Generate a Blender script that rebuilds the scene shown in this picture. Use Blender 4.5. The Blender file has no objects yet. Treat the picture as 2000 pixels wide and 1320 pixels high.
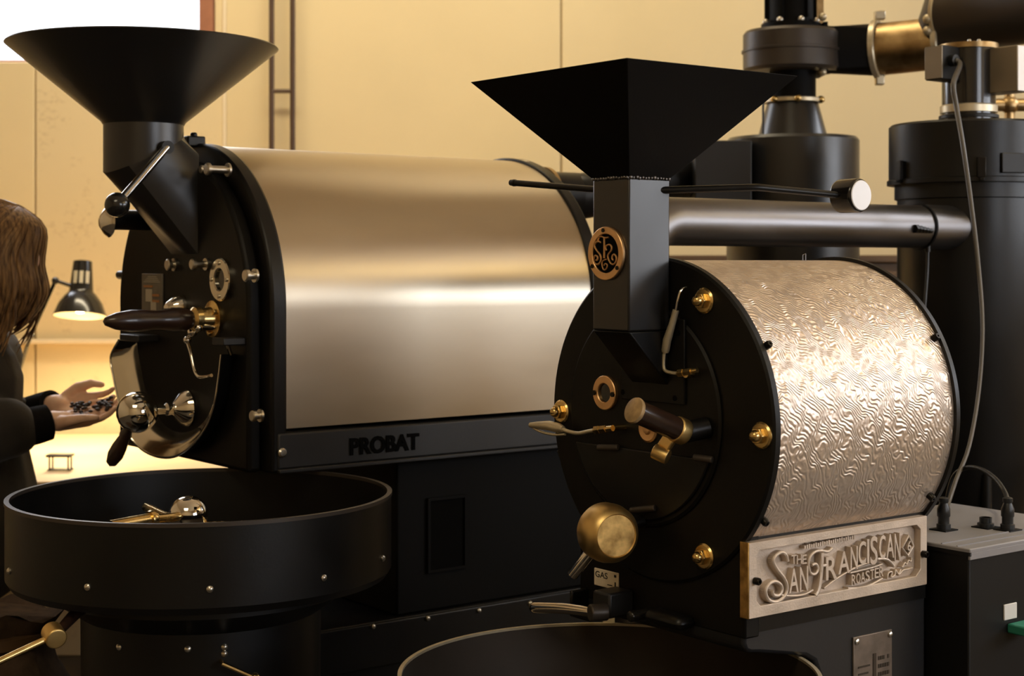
import bpy, bmesh, math, random
from mathutils import Vector as V, Matrix

# ------------------------------------------------------------------ camera, light, exposure
sc = bpy.context.scene
COL = sc.collection
R = random.Random(7)
FPX, CX, CY, EYE = 3063.0, 1000.0, 513.0, 1.4
cam_d = bpy.data.cameras.new('camera')
cam = bpy.data.objects.new('camera', cam_d); COL.objects.link(cam)
cam.location = (0, 0, EYE); cam.rotation_euler = (math.pi / 2, 0, 0)
cam_d.sensor_width = 36.0; cam_d.lens = 36.0 * FPX / 2000.0
cam_d.shift_y = -(660.0 - CY) / 2000.0
cam_d.clip_start = 0.05
cam_d.dof.use_dof = True; cam_d.dof.focus_distance = 2.5; cam_d.dof.aperture_fstop = 6.3
sc.camera = cam
sc.view_settings.view_transform = 'Standard'; sc.view_settings.look = 'None'
sc.view_settings.gamma = 1.0; sc.view_settings.use_curve_mapping = False
sc.view_settings.exposure = 0.0
sc.cycles.use_denoising = True
sc.cycles.max_bounces = 8
sc.cycles.sample_clamp_indirect = 6.0
sc.cycles.caustics_reflective = False; sc.cycles.caustics_refractive = False

world = bpy.data.worlds.new('daylight'); sc.world = world; world.use_nodes = True
wb = world.node_tree.nodes['Background']
wb.inputs[0].default_value = (0.86, 0.92, 1.0, 1); wb.inputs[1].default_value = 3.0


def area(name, loc, target, sx, sy, power, col, spread=180):
    d = bpy.data.lights.new(name, 'AREA'); d.shape = 'RECTANGLE'; d.size = sx; d.size_y = sy
    d.energy = power; d.color = col; d.spread = math.radians(spread)
    o = bpy.data.objects.new(name, d); COL.objects.link(o)
    o.location = loc
    o.rotation_euler = (V(target) - V(loc)).to_track_quat('-Z', 'Y').to_euler()
    return o


DAY = (0.90, 0.93, 1.0); WARM = (1.0, 0.85, 0.58)
area('daylight_right_window', (3.40, 2.45, 1.72), (0, 2.45, 1.72), 1.9, 0.70, 19, DAY)
area('daylight_high_window', (3.40, 4.20, 2.75), (0, 3.2, 1.5), 1.4, 1.0, 23, DAY)
area('fill_front_right', (3.40, -0.50, 1.90), (0, 1.2, 1.2), 2.1, 1.3, 40, DAY)  # added fill for right-facing sides; no such window is known
area('daylight_back_window', (-1.86, 5.78, 2.72), (-1.2, 2.0, 1.2), 1.4, 1.15, 30, DAY)
area('warm_ceiling_lamp_back', (-0.5, 4.3, 3.85), (-0.5, 5.6, 1.6), 3.0, 0.3, 32, WARM, 120)
area('warm_ceiling_lamp_front', (-0.9, -0.6, 3.9), (-0.9, -0.6, 0), 1.6, 1.6, 44, WARM)
area('warm_wall_washer_right', (2.1, 2.2, 3.8), (3.3, 2.2, 1.4), 3.2, 0.25, 66, WARM, 130)
area('warm_tube_lamp_right', (3.22, 2.55, 2.74), (0.0, 3.2, 1.6), 1.7, 0.07, 4.5, (1.0, 0.84, 0.42))

# ------------------------------------------------------------------ helpers


def link(o, parent=None):
    COL.objects.link(o)
    if parent is not None: o.parent = parent
    return o


def thing(name, label, cat, loc=(0, 0, 0), rz=0.0, group=None):
    o = bpy.data.objects.new(name, None); link(o)
    o.empty_display_size = 0.05; o.location = loc; o.rotation_euler = (0, 0, rz)
    o['label'] = label; o['category'] = cat
    if group: o['group'] = group
    return o


def tag(o, label, cat, group=None, kind=None):
    o['label'] = label; o['category'] = cat
    if group: o['group'] = group
    if kind: o['kind'] = kind
    return o


def struct(o):
    o['kind'] = 'structure'; return o


def basis(d):
    d = V(d).normalized()
    a = V((0, 0, 1)) if abs(d.z) < 0.9 else V((1, 0, 0))
    x = a.cross(d).normalized(); y = d.cross(x).normalized()
    return x, y, d


def smooth_path(pts, n=6, closed=False):
    pts = [V(p) for p in pts]; out = []; m = len(pts)
    rng = range(m if closed else m - 1)
    for i in rng:
        if closed: p0, p1, p2, p3 = pts[(i - 1) % m], pts[i], pts[(i + 1) % m], pts[(i + 2) % m]
        else: p0, p1, p2, p3 = pts[max(i - 1, 0)], pts[i], pts[i + 1], pts[min(i + 2, m - 1)]
        for k in range(n):
            t = k / n
            out.append(0.5 * ((2 * p1) + (p2 - p0) * t + (2 * p0 - 5 * p1 + 4 * p2 - p3) * t * t + (3 * p1 - p0 - 3 * p2 + p3) * t ** 3))
    if not closed: out.append(pts[-1])
    return out


class MB:
    def __init__(s): s.v = []; s.f = []

    def add(s, vs, fs):
        b = len(s.v); s.v += [tuple(p) for p in vs]; s.f += [tuple(i + b for i in f) for f in fs]; return s

    def box(s, x0, x1, y0, y1, z0, z1):
        vs = [(x, y, z) for z in (z0, z1) for y in (y0, y1) for x in (x0, x1)]
        return s.add(vs, [(0, 2, 3, 1), (4, 5, 7, 6), (0, 1, 5, 4), (2, 6, 7, 3), (0, 4, 6, 2), (1, 3, 7, 5)])

    def obox(s, c, ax, ay, az):
        c, ax, ay, az = V(c), V(ax), V(ay), V(az)
        vs = [c + ax * i + ay * j + az * k for k in (-1, 1) for j in (-1, 1) for i in (-1, 1)]
        return s.add(vs, [(0, 2, 3, 1), (4, 5, 7, 6), (0, 1, 5, 4), (2, 6, 7, 3), (0, 4, 6, 2), (1, 3, 7, 5)])

    def lathe(s, prof, o, d, n=40, closed=False):
        x, y, d = basis(d); o = V(o); vs = []; fs = []; rings = []
        for r, h in prof:
            if r < 1e-6: rings.append([len(vs)]); vs.append(o + d * h)
            else:
                rings.append(list(range(len(vs), len(vs) + n)))
                for k in range(n):
                    a = 2 * math.pi * k / n; vs.append(o + d * h + (x * math.cos(a) + y * math.sin(a)) * r)
        m = len(rings)
        for i in range(m if closed else m - 1):
            A, B = rings[i], rings[(i + 1) % m]
            for k in range(n):
                k2 = (k + 1) % n
                if len(A) == 1 and len(B) == 1: continue
                if len(A) == 1: fs.append((A[0], B[k2], B[k]))
                elif len(B) == 1: fs.append((A[k], A[k2], B[0]))
                else: fs.append((A[k], A[k2], B[k2], B[k]))
        if not closed:
            if len(rings[0]) > 1: fs.append(tuple(reversed(rings[0])))
            if len(rings[-1]) > 1: fs.append(tuple(rings[-1]))
        return s.add(vs, fs)

    def cyl(s, p0, p1, r0, r1=None, n=32):
        p0, p1 = V(p0), V(p1); L = (p1 - p0).length
        return s.lathe([(r0, 0), (r0 if r1 is None else r1, L)], p0, p1 - p0, n)

    def rcyl(s, p0, p1, r, b, n=40):
        p0, p1 = V(p0), V(p1); L = (p1 - p0).length
        pr = [(0, 0)] + [(r - b + b * math.sin(a), b - b * math.cos(a)) for a in [i * math.pi / 10 for i in range(6)]]
        pr += [(r - b + b * math.cos(a), L - b + b * math.sin(a)) for a in [i * math.pi / 10 for i in range(6)]] + [(0, L)]
        return s.lathe(pr, p0, p1 - p0, n)

    def washer(s, o, d, ri, ro, t, n=48, b=0.0):
        if b: return s.lathe([(ri, 0), (ro, 0), (ro, t - b), (ro - b, t), (ri + b, t), (ri, t - b)], o, d, n, closed=True)
        return s.lathe([(ri, 0), (ro, 0), (ro, t), (ri, t)], o, d, n, closed=True)

    def sphere(s, c, r, n=28, m=16, sc=(1, 1, 1)):
        c = V(c); vs = []; fs = []
        for i in range(m + 1):
            th = math.pi * i / m
            for k in range(n):
                ph = 2 * math.pi * k / n
                vs.append(c + V((math.sin(th) * math.cos(ph) * sc[0], math.sin(th) * math.sin(ph) * sc[1], math.cos(th) * sc[2])) * r)
        for i in range(m):
            for k in range(n):
                a, b = i * n + k, i * n + (k + 1) % n
                if i == 0: fs.append((k, n + k, n + (k + 1) % n))
                elif i == m - 1: fs.append((a, (m) * n + k, b))
                else: fs.append((a, a + n, b + n, b))
        return s.add(vs, fs)

    def tube(s, pts, r, n=10, sm=0, closed=False):
        pts = smooth_path(pts, sm, closed) if sm else [V(p) for p in pts]
        m = len(pts); rs = r if isinstance(r, (list, tuple)) else None
        vs = []; fs = []; prev = None
        for i, p in enumerate(pts):
            a = pts[(i - 1) % m] if (closed or i > 0) else p
            b = pts[(i + 1) % m] if (closed or i < m - 1) else p
            t = (b - a).normalized()
            if prev is None: x, y, _ = basis(t)
            else:
                x = prev - t * prev.dot(t); x.normalize(); y = t.cross(x)
            prev = x
            if rs:
                q = i / (m - 1) * (len(rs) - 1); j = min(int(q), len(rs) - 2); rr = rs[j] + (rs[j + 1] - rs[j]) * (q - j)
            else: rr = r
            for k in range(n):
                an = 2 * math.pi * k / n; vs.append(p + (x * math.cos(an) + y * math.sin(an)) * rr)
        for i in range(m if closed else m - 1):
            for k in range(n):
                A, B = i * n, ((i + 1) % m) * n; k2 = (k + 1) % n
                fs.append((A + k, A + k2, B + k2, B + k))
        if not closed:
            fs.append(tuple(reversed(range(n)))); fs.append(tuple(range((m - 1) * n, m * n)))
        return s.add(vs, fs)

    def capsule(s, p0, p1, r0, r1, n=14):
        p0, p1 = V(p0), V(p1); d = p1 - p0; L = d.length
        pr = [(0, -r0)] + [(r0 * math.cos(a), r0 * math.sin(a)) for a in [math.pi / 2 * (i / 4 - 1) for i in range(1, 5)]]
        pr += [(r1 * math.cos(a), L + r1 * math.sin(a)) for a in [math.pi / 2 * i / 4 for i in range(0, 4)]] + [(0, L + r1)]
        return s.lathe(pr, p0, d, n)

    def prism(s, poly, o, ax, ay, dep):
        o, ax, ay, dep = V(o), V(ax), V(ay), V(dep); n = len(poly)
        a = [o + ax * p[0] + ay * p[1] for p in poly]
        fs = [tuple(range(n)), tuple(reversed(range(n, 2 * n)))] + [(i, n + i, n + (i + 1) % n, (i + 1) % n) for i in range(n)]
        return s.add(a + [p + dep for p in a], fs)

    def loft(s, A, B, cap=True):
        n = len(A); fs = [(i, (i + 1) % n, n + (i + 1) % n, n + i) for i in range(n)]
        if cap: fs += [tuple(reversed(range(n))), tuple(range(n, 2 * n))]
        return s.add(list(A) + list(B), fs)

    def text(s, txt, o, ax, ay, height, width=None, depth=0.001, bold=0.0, shear=0.0):
        cu = bpy.data.curves.new('lettering', 'FONT'); cu.body = txt; cu.size = 1.0; cu.extrude = 0.5; cu.offset = bold; cu.shear = shear
        cu.resolution_u = 4
        ob = bpy.data.objects.new('lettering', cu); COL.objects.link(ob)
        me = bpy.data.meshes.new_from_object(ob.evaluated_get(bpy.context.evaluated_depsgraph_get()))
        bpy.data.objects.remove(ob); bpy.data.curves.remove(cu)
        if not me.vertices: return s
        xs = [v.co.x for v in me.vertices]; ys = [v.co.y for v in me.vertices]
        x0, x1, y0, y1 = min(xs), max(xs), min(ys), max(ys)
        sy = height / (y1 - y0); sx = sy if width is None else width / (x1 - x0)
        o, ax, ay = V(o), V(ax), V(ay); nz = ax.cross(ay).normalized()
        vs = [o + ax * ((v.co.x - x0) * sx) + ay * ((v.co.y - y0) * sy) + nz * ((v.co.z + 0.5) * depth) for v in me.vertices]
        fs = [tuple(p.vertices) for p in me.polygons]
        bpy.data.meshes.remove(me)
        return s.add(vs, fs)

    def build(s, name, mat, parent=None, bevel=0.0, angle=38, smooth=True, weld=False, bseg=2):
        me = bpy.data.meshes.new(name); me.from_pydata(s.v, [], s.f)
        bm = bmesh.new(); bm.from_mesh(me)
        if weld: bmesh.ops.remove_doubles(bm, verts=bm.verts, dist=1e-5)
        lo = [v for v in bm.verts if not v.link_faces]
        if lo: bmesh.ops.delete(bm, geom=lo, context='VERTS')
        bmesh.ops.recalc_face_normals(bm, faces=bm.faces)
        bm.to_mesh(me); bm.free()
        if smooth:
            me.polygons.foreach_set('use_smooth', [True] * len(me.polygons))
            me.set_sharp_from_angle(angle=math.radians(angle))
        me.materials.append(mat)
        o = bpy.data.objects.new(name, me); link(o, parent)
        if bevel:
            b = o.modifiers.new('bevel', 'BEVEL'); b.width = bevel; b.segments = bseg; b.limit_method = 'ANGLE'; b.angle_limit = math.radians(40)
        return o


def copy_part(o, parent, loc=None):
    c = o.copy(); COL.objects.link(c); c.parent = parent
    if loc is not None: c.location = loc
    return c


class Frame:
    """a machine's own axes: u along its drum, v to its left, z up; measures read off the photograph on a real plane of the machine"""

    def __init__(s, x, y, ang):
        s.o = V((x, y, 0)); s.a = V((math.cos(ang), math.sin(ang), 0)); s.p = V((-math.sin(ang), math.cos(ang), 0)); s.ang = ang

    def hit(s, px, py, ax, val):
        d = V(((px - CX) / FPX, 1, -(py - CY) / FPX)); c = V((0, 0, EYE)) - s.o
        t = (val - c.dot(ax)) / d.dot(ax); return c + d * t

    def fu(s, px, py, u=0.0):
        X = s.hit(px, py, s.a, u); return V((u, X.dot(s.p), X.z))

    def fv(s, px, py, v=0.0):
        X = s.hit(px, py, s.p, v); return V((X.dot(s.a), v, X.z))

    def loc(s, w):
        X = V(w) - s.o; return V((X.dot(s.a), X.dot(s.p), X.z))


def at(px, py, y):
    return V(((px - CX) / FPX * y, y, EYE - (py - CY) / FPX * y))


# ------------------------------------------------------------------ materials


def mat(name, col, rough=0.5, metal=0.0, spec=0.5, var=0.0, vscale=8.0, rvar=0.0, bump=0.0, bscale=60.0, stretch=(1, 1, 1), aniso=0.0, coat=0.0, dark=None, sheen=0.0):
    m = bpy.data.materials.new(name); m.use_nodes = True; nt = m.node_tree; N = nt.nodes; L = nt.links
    b = N['Principled BSDF']
    b.inputs['Base Color'].default_value = (*col, 1); b.inputs['Roughness'].default_value = rough
    b.inputs['Metallic'].default_value = metal; b.inputs['Specular IOR Level'].default_value = spec
    b.inputs['Anisotropic'].default_value = aniso; b.inputs['Coat Weight'].default_value = coat; b.inputs['Sheen Weight'].default_value = sheen
    tc = N.new('ShaderNodeTexCoord'); mp = N.new('ShaderNodeMapping'); mp.inputs['Scale'].default_value = stretch
    L.new(tc.outputs['Object'], mp.inputs['Vector'])
    nz = N.new('ShaderNodeTexNoise'); nz.inputs['Scale'].default_value = vscale; nz.inputs['Detail'].default_value = 5
    L.new(mp.outputs[0], nz.inputs['Vector'])
    if var or dark:
        mx = N.new('ShaderNodeMix'); mx.data_type = 'RGBA'
        rp = N.new('ShaderNodeMapRange'); rp.inputs[1].default_value = 0.32; rp.inputs[2].default_value = 0.68
        L.new(nz.outputs['Fac'], rp.inputs[0]); L.new(rp.outputs[0], mx.inputs[0])
        d = dark or tuple(c * (1 - var) for c in col); l = tuple(min(1, c * (1 + var)) for c in col)
        mx.inputs[6].default_value = (*d, 1); mx.inputs[7].default_value = (*l, 1)
        L.new(mx.outputs[2], b.inputs['Base Color'])
    if rvar:
        r2 = N.new('ShaderNodeMapRange'); r2.inputs[1].default_value = 0.3; r2.inputs[2].default_value = 0.7
        r2.inputs[3].default_value = max(0.02, rough - rvar); r2.inputs[4].default_value = min(1, rough + rvar)
        L.new(nz.outputs['Fac'], r2.inputs[0]); L.new(r2.outputs[0], b.inputs['Roughness'])
    if bump:
        n2 = N.new('ShaderNodeTexNoise'); n2.inputs['Scale'].default_value = bscale; n2.inputs['Detail'].default_value = 3
        L.new(mp.outputs[0], n2.inputs['Vector'])
        bp = N.new('ShaderNodeBump'); bp.inputs['Strength'].default_value = bump; bp.inputs['Distance'].default_value = 0.002
        L.new(n2.outputs['Fac'], bp.inputs['Height']); L.new(bp.outputs[0], b.inputs['Normal'])
    return m


M = {}
M['black'] = mat('satin_black_enamel', (0.0045, 0.0041, 0.0038), 0.38, spec=0.36, var=0.15, vscale=5, rvar=0.06, bump=0.06, bscale=220)
M['matte'] = mat('matte_black_paint', (0.0036, 0.0032, 0.0028), 0.62, spec=0.12, var=0.1, bump=0.08, bscale=260)
M['plate'] = mat('dark_cast_plate', (0.0055, 0.0048, 0.0040), 0.45, spec=0.22, var=0.12, vscale=4, bump=0.10, bscale=180)
M['char'] = mat('charcoal_enamel', (0.017, 0.0170, 0.0185), 0.42, var=0.1, bump=0.06, bscale=200)
M['gun'] = mat('dark_stove_pipe_steel', (0.20, 0.19, 0.19), 0.36, 1.0, var=0.12, vscale=4, rvar=0.05, stretch=(1, 6, 6))
M['sheen'] = mat('glossy_black_enamel', (0.008, 0.0075, 0.0075), 0.33, spec=0.75, var=0.1, vscale=4, rvar=0.05)
M['letterblack'] = mat('black_letter_enamel', (0.0022, 0.002, 0.002), 0.85, spec=0.08)
M['void'] = mat('hole_shade_and_field_black', (0.0015, 0.0013, 0.001), 0.85, spec=0.1)  # flat black painted for the shade inside holes; also the badge field
M['steel'] = mat('brushed_steel', (0.62, 0.535, 0.41), 0.36, 1.0, var=0.06, vscale=2.5, rvar=0.03, stretch=(1, 3, 3), aniso=0.75)
nt = M['steel'].node_tree; tg = nt.nodes.new('ShaderNodeTangent'); tg.direction_type = 'RADIAL'; tg.axis = 'X'
nt.links.new(tg.outputs[0], nt.nodes['Principled BSDF'].inputs['Tangent']); nt.nodes['Principled BSDF'].inputs['Anisotropic Rotation'].default_value = 0.25
M['chrome'] = mat('polished_chrome', (0.82, 0.78, 0.70), 0.07, 1.0, var=0.03)
M['polished'] = mat('polished_steel', (0.78, 0.72, 0.60), 0.14, 1.0, var=0.05, vscale=12, rvar=0.05)
M['brass'] = mat('worn_brass', (0.76, 0.54, 0.22), 0.26, 1.0, var=0.12, vscale=30, rvar=0.08)
M['brassmatte'] = mat('satin_brass', (0.80, 0.56, 0.22), 0.38, 1.0, var=0.10, vscale=18, rvar=0.06)
M['copper'] = mat('copper_ring_metal', (0.86, 0.54, 0.27), 0.42, 1.0, var=0.08, vscale=40)
M['bronze'] = mat('cast_bronze', (0.64, 0.53, 0.43), 0.52, 0.45, var=0.12, vscale=25, rvar=0.08, bump=0.25, bscale=320)
M['patina'] = mat('dull_bronze_plate', (0.22, 0.18, 0.15), 0.45, 0.6, var=0.2, vscale=40)
M['gold'] = mat('gilded_edge', (0.72, 0.46, 0.16), 0.40, 1.0, var=0.25, vscale=40, dark=(0.30, 0.17, 0.05))
M['probe'] = mat('nickel_sleeve', (0.66, 0.57, 0.40), 0.36, 0.6, var=0.10, vscale=40)
M['wood'] = mat('dark_turned_wood', (0.030, 0.014, 0.008), 0.30, var=0.4, vscale=12, stretch=(1, 6, 6), coat=0.3)
M['woodend'] = mat('end_grain_wood', (0.42, 0.28, 0.13), 0.55, var=0.3, vscale=60)
M['galv'] = mat('stained_galvanised_sheet', (0.56, 0.40, 0.20), 0.38, 1.0, var=0.3, vscale=14, rvar=0.1, dark=(0.28, 0.18, 0.08))
M['duct'] = mat('dark_spiral_duct', (0.060, 0.048, 0.038), 0.42, 0.4, var=0.15, vscale=6)
M['bolt'] = mat('zinc_bolt', (0.62, 0.58, 0.50), 0.30, 1.0, var=0.06)
M['darkbolt'] = mat('black_oxide_screw', (0.02, 0.018, 0.016), 0.30, 0.8)
M['white'] = mat('white_card', (0.70, 0.68, 0.66), 0.5, var=0.03)
M['label'] = mat('cream_label', (0.90, 0.80, 0.64), 0.5, var=0.05, vscale=60)
M['ink'] = mat('black_ink', (0.02, 0.018, 0.015), 0.6)
M['capwhite'] = mat('pale_face_and_reflection', (0.90, 0.87, 0.86), 0.30, var=0.02)
M['greybox'] = mat('grey_box_paint', (0.26, 0.25, 0.26), 0.45, var=0.06, vscale=10, bump=0.05)
M['boxblack'] = mat('box_black_paint', (0.0055, 0.0052, 0.005), 0.5, spec=0.25, var=0.1)
M['alu'] = mat('grey_actuator_casing', (0.30, 0.25, 0.18), 0.40, 0.5, var=0.05)
M['cable'] = mat('grey_cable_sheath', (0.085, 0.075, 0.065), 0.38, var=0.05)
M['rubber'] = mat('black_rubber', (0.010, 0.010, 0.010), 0.40)
M['glass'] = mat('dark_sight_glass', (0.01, 0.01, 0.008), 0.05, spec=0.6)
M['green'] = mat('green_plug_plastic', (0.03, 0.22, 0.15), 0.45, var=0.05)
M['orange'] = mat('orange_print', (0.45, 0.20, 0.07), 0.5, var=0.1)
M['greyplate'] = mat('grey_instruction_plate', (0.20, 0.18, 0.15), 0.42, 0.3, var=0.15, vscale=50)
M['paleprint'] = mat('pale_print', (0.52, 0.46, 0.36), 0.5)
M['wall'] = mat('cream_wall_paint', (0.75, 0.62, 0.385), 0.62, spec=0.25, var=0.05, vscale=1.3, bump=0.05, bscale=40)
M['walldark'] = mat('wall_joint_shadow_gap', (0.50, 0.38, 0.21), 0.8)
M['ceil'] = mat('ceiling_plaster', (0.70, 0.57, 0.38), 0.8, var=0.04)
M['floor'] = mat('dark_concrete_floor', (0.060, 0.050, 0.040), 0.55, var=0.2, vscale=3, bump=0.05)
M['farwall'] = mat('room_wall_paint', (0.58, 0.45, 0.27), 0.8, var=0.05)
M['redframe'] = mat('reddish_brown_window_frame', (0.36, 0.15, 0.085), 0.5, var=0.1, vscale=20)
M['paletrim'] = mat('pale_trim_paint', (0.86, 0.74, 0.55), 0.5, var=0.03)
M['brownpipe'] = mat('brown_painted_pipe', (0.075, 0.040, 0.022), 0.42, var=0.15)
M['cupboard'] = mat('brown_cupboard_wood', (0.11, 0.060, 0.026), 0.5, var=0.25, vscale=6, stretch=(1, 1, 8))
M['table'] = mat('cream_table_laminate', (0.80, 0.60, 0.38), 0.55, var=0.04)
M['burlap'] = mat('burlap_weave', (0.075, 0.050, 0.034), 0.9, spec=0.1, var=0.25, vscale=40, bump=0.5, bscale=300)
M['skin'] = mat('skin', (0.88, 0.56, 0.40), 0.48, var=0.08, vscale=14)
M['coat'] = mat('dark_jacket_cloth', (0.034, 0.027, 0.020), 0.8, spec=0.2, var=0.25, vscale=10, bump=0.3, bscale=90, sheen=0.15)
M['cuff'] = mat('black_knit', (0.008, 0.007, 0.007), 0.9, spec=0.1, var=0.2, vscale=80)
M['trouser'] = mat('dark_trousers_cloth', (0.014, 0.013, 0.015), 0.85, var=0.15)
M['shoe'] = mat('black_shoe_leather', (0.012, 0.01, 0.009), 0.4)
M['hair'] = mat('light_brown_hair', (0.26, 0.145, 0.058), 0.5, spec=0.3, var=0.4, vscale=40, stretch=(4, 4, 0.4), dark=(0.075, 0.036, 0.015))
M['bean'] = mat('roasted_coffee', (0.022, 0.010, 0.005), 0.45, var=0.3, vscale=80)
M['eye'] = mat('eye', (0.05, 0.03, 0.02), 0.15)
M['lip'] = mat('lip', (0.42, 0.15, 0.12), 0.45)
M['lampblack'] = mat('black_lamp_enamel', (0.010, 0.009, 0.008), 0.22, coat=0.4)
M['lampin'] = mat('cream_lamp_lining', (0.85, 0.78, 0.60), 0.5)

# hammered sheet: the wrinkled relief is fine texture on the drum
m = bpy.data.materials.new('hammered_metal_sheet'); m.use_nodes = True; nt = m.node_tree; N = nt.nodes; L = nt.links
b = N['Principled BSDF']; b.inputs['Metallic'].default_value = 0.75; b.inputs['Roughness'].default_value = 0.36
tc = N.new('ShaderNodeTexCoord')
wv = N.new('ShaderNodeTexWave'); wv.wave_type = 'BANDS'; wv.bands_direction = 'DIAGONAL'; wv.wave_profile = 'SIN'
for k_, v_ in (('Scale', 68.0), ('Distortion', 22.0), ('Detail', 1.2), ('Detail Scale', 0.50), ('Detail Roughness', 0.5)): wv.inputs[k_].default_value = v_
L.new(tc.outputs['Object'], wv.inputs['Vector'])
nb_ = N.new('ShaderNodeTexNoise'); nb_.inputs['Scale'].default_value = 150.0; nb_.inputs['Detail'].default_value = 1.0; L.new(tc.outputs['Object'], nb_.inputs['Vector'])
ad = N.new('ShaderNodeMath'); ad.operation = 'MULTIPLY_ADD'; ad.inputs[1].default_value = 1.0
L.new(nb_.outputs['Fac'], ad.inputs[0]); L.new(wv.outputs['Fac'], ad.inputs[2])
bp = N.new('ShaderNodeBump'); bp.inputs['Strength'].default_value = 0.75; bp.inputs['Distance'].default_value = 0.0011
L.new(ad.outputs[0], bp.inputs['Height']); L.new(bp.outputs[0], b.inputs['Normal'])
nz = N.new('ShaderNodeTexNoise'); nz.inputs['Scale'].default_value = 5.0; L.new(tc.outputs['Object'], nz.inputs['Vector'])
mx = N.new('ShaderNodeMix'); mx.data_type = 'RGBA'; mx.inputs[6].default_value = (0.66, 0.53, 0.42, 1); mx.inputs[7].default_value = (0.80, 0.68, 0.57, 1)
L.new(nz.outputs['Fac'], mx.inputs[0]); L.new(mx.outputs[2], b.inputs['Base Color'])
M['hammer'] = m

# window pane: clear glass that lets the daylight through
m = bpy.data.materials.new('window_glass'); m.use_nodes = True; nt = m.node_tree; N = nt.nodes; L = nt.links
N.remove(N['Principled BSDF']); tr = N.new('ShaderNodeBsdfTransparent'); gl = N.new('ShaderNodeBsdfGlossy'); gl.inputs['Roughness'].default_value = 0.02
ms = N.new('ShaderNodeMixShader'); ms.inputs[0].default_value = 0.05
L.new(tr.outputs[0], ms.inputs[1]); L.new(gl.outputs[0], ms.inputs[2]); L.new(ms.outputs[0], N['Material Output'].inputs['Surface'])
M['pane'] = m

# pencilled wall board: faint columns of marks on cream board
m = bpy.data.materials.new('pencilled_wall_board'); m.use_nodes = True; nt = m.node_tree; N = nt.nodes; L = nt.links
b = N['Principled BSDF']; b.inputs['Roughness'].default_value = 0.6; b.inputs['Specular IOR Level'].default_value = 0.25
tc = N.new('ShaderNodeTexCoord'); mp = N.new('ShaderNodeMapping'); mp.inputs['Scale'].default_value = (55, 1, 70); L.new(tc.outputs['Object'], mp.inputs[0])
n1 = N.new('ShaderNodeTexNoise'); n1.inputs['Scale'].default_value = 1.0; n1.inputs['Detail'].default_value = 2; L.new(mp.outputs[0], n1.inputs['Vector'])
mp2 = N.new('ShaderNodeMapping'); mp2.inputs['Scale'].default_value = (11, 1, 6); L.new(tc.outputs['Object'], mp2.inputs[0])
n2 = N.new('ShaderNodeTexNoise'); n2.inputs['Scale'].default_value = 1.0; n2.inputs['Detail'].default_value = 1; L.new(mp2.outputs[0], n2.inputs['Vector'])
r1 = N.new('ShaderNodeMapRange'); r1.inputs[1].default_value = 0.50; r1.inputs[2].default_value = 0.72; L.new(n1.outputs['Fac'], r1.inputs[0])
r2 = N.new('ShaderNodeMapRange'); r2.inputs[1].default_value = 0.50; r2.inputs[2].default_value = 0.60; L.new(n2.outputs['Fac'], r2.inputs[0])
mu = N.new('ShaderNodeMath'); mu.operation = 'MULTIPLY'; L.new(r1.outputs[0], mu.inputs[0]); L.new(r2.outputs[0], mu.inputs[1])
mx = N.new('ShaderNodeMix'); mx.data_type = 'RGBA'; mx.inputs[6].default_value = (0.76, 0.63, 0.40, 1); mx.inputs[7].default_value = (0.66, 0.53, 0.33, 1)
L.new(mu.outputs[0], mx.inputs[0]); L.new(mx.outputs[2], b.inputs['Base Color'])
M['board'] = m

# ------------------------------------------------------------------ the room
X0, X1, Y0, Y1, ZC = -4.2, 3.3, -2.6, 5.6, 4.0
WX0, WX1, WZ0, WZ1 = -2.62, -1.112, 2.115, 3.35          # window in the back wall
RY0, RY1, RZ0, RZ1 = 1.45, 3.45, 1.34, 2.10               # long low window in the right wall
FY0, FY1, FZ0, FZ1 = -1.60, 0.60, 1.20, 2.60              # unseen window added in the right wall to hold the fill light
HY0, HY1, HZ0, HZ1 = 3.46, 4.94, 2.22, 3.28               # high window further back in the right wall
struct(MB().box(X0, X1, Y0, Y1, -0.1, 0).build('floor', M['floor']))
struct(MB().box(X0, X1, Y0, Y1, ZC, ZC + 0.1).build('ceiling', M['ceil']))
w = MB()
w.box(X0, WX0, Y1, Y1 + 0.15, 0, ZC).box(WX1, X1, Y1, Y1 + 0.15, 0, ZC).box(WX0, WX1, Y1, Y1 + 0.15, 0, WZ0).box(WX0, WX1, Y1, Y1 + 0.15, WZ1, ZC)
wall_back = struct(w.build('wall_back', M['walldark']))
for a, c, z0, z1, mm in ((X0, -1.702, 0, WZ0, 'wall'), (-1.696, -1.030, 0, WZ0, 'board'), (WX1 + 0.052, -1.030, WZ0 + 0.003, ZC, 'wall'), (-1.018, 0.172, 0, ZC, 'wall'), (0.178, X1, 0, ZC, 'wall')):
    MB().box(a, c, Y1 - 0.012, Y1 - 0.0005, z0, z1).build('wall_panel', M[mm], wall_back, bevel=0.003)
struct(MB().box(-1.030, -1.018, Y1 - 0.016, Y1 - 0.0005, 0, ZC).build('trim_1', M['paletrim'], bevel=0.002))
w1 = struct(MB().box(WX1, WX1 + 0.050, Y1 - 0.03, Y1 + 0.13, WZ0, WZ1).box(WX0 - 0.05, WX0, Y1 - 0.03, Y1 + 0.13, WZ0, WZ1).box(WX0, WX1, Y1 + 0.02, Y1 + 0.13, WZ1 - 0.05, WZ1).box(WX0, WX1, Y1 + 0.02, Y1 + 0.13, WZ0, WZ0 + 0.012).build('window_1', M['redframe'], bevel=0.003))
MB().box(WX0, WX1, Y1 + 0.07, Y1 + 0.076, WZ0 + 0.012, WZ1 - 0.05).build('pane', M['pane'], w1)
w = MB()
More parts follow.
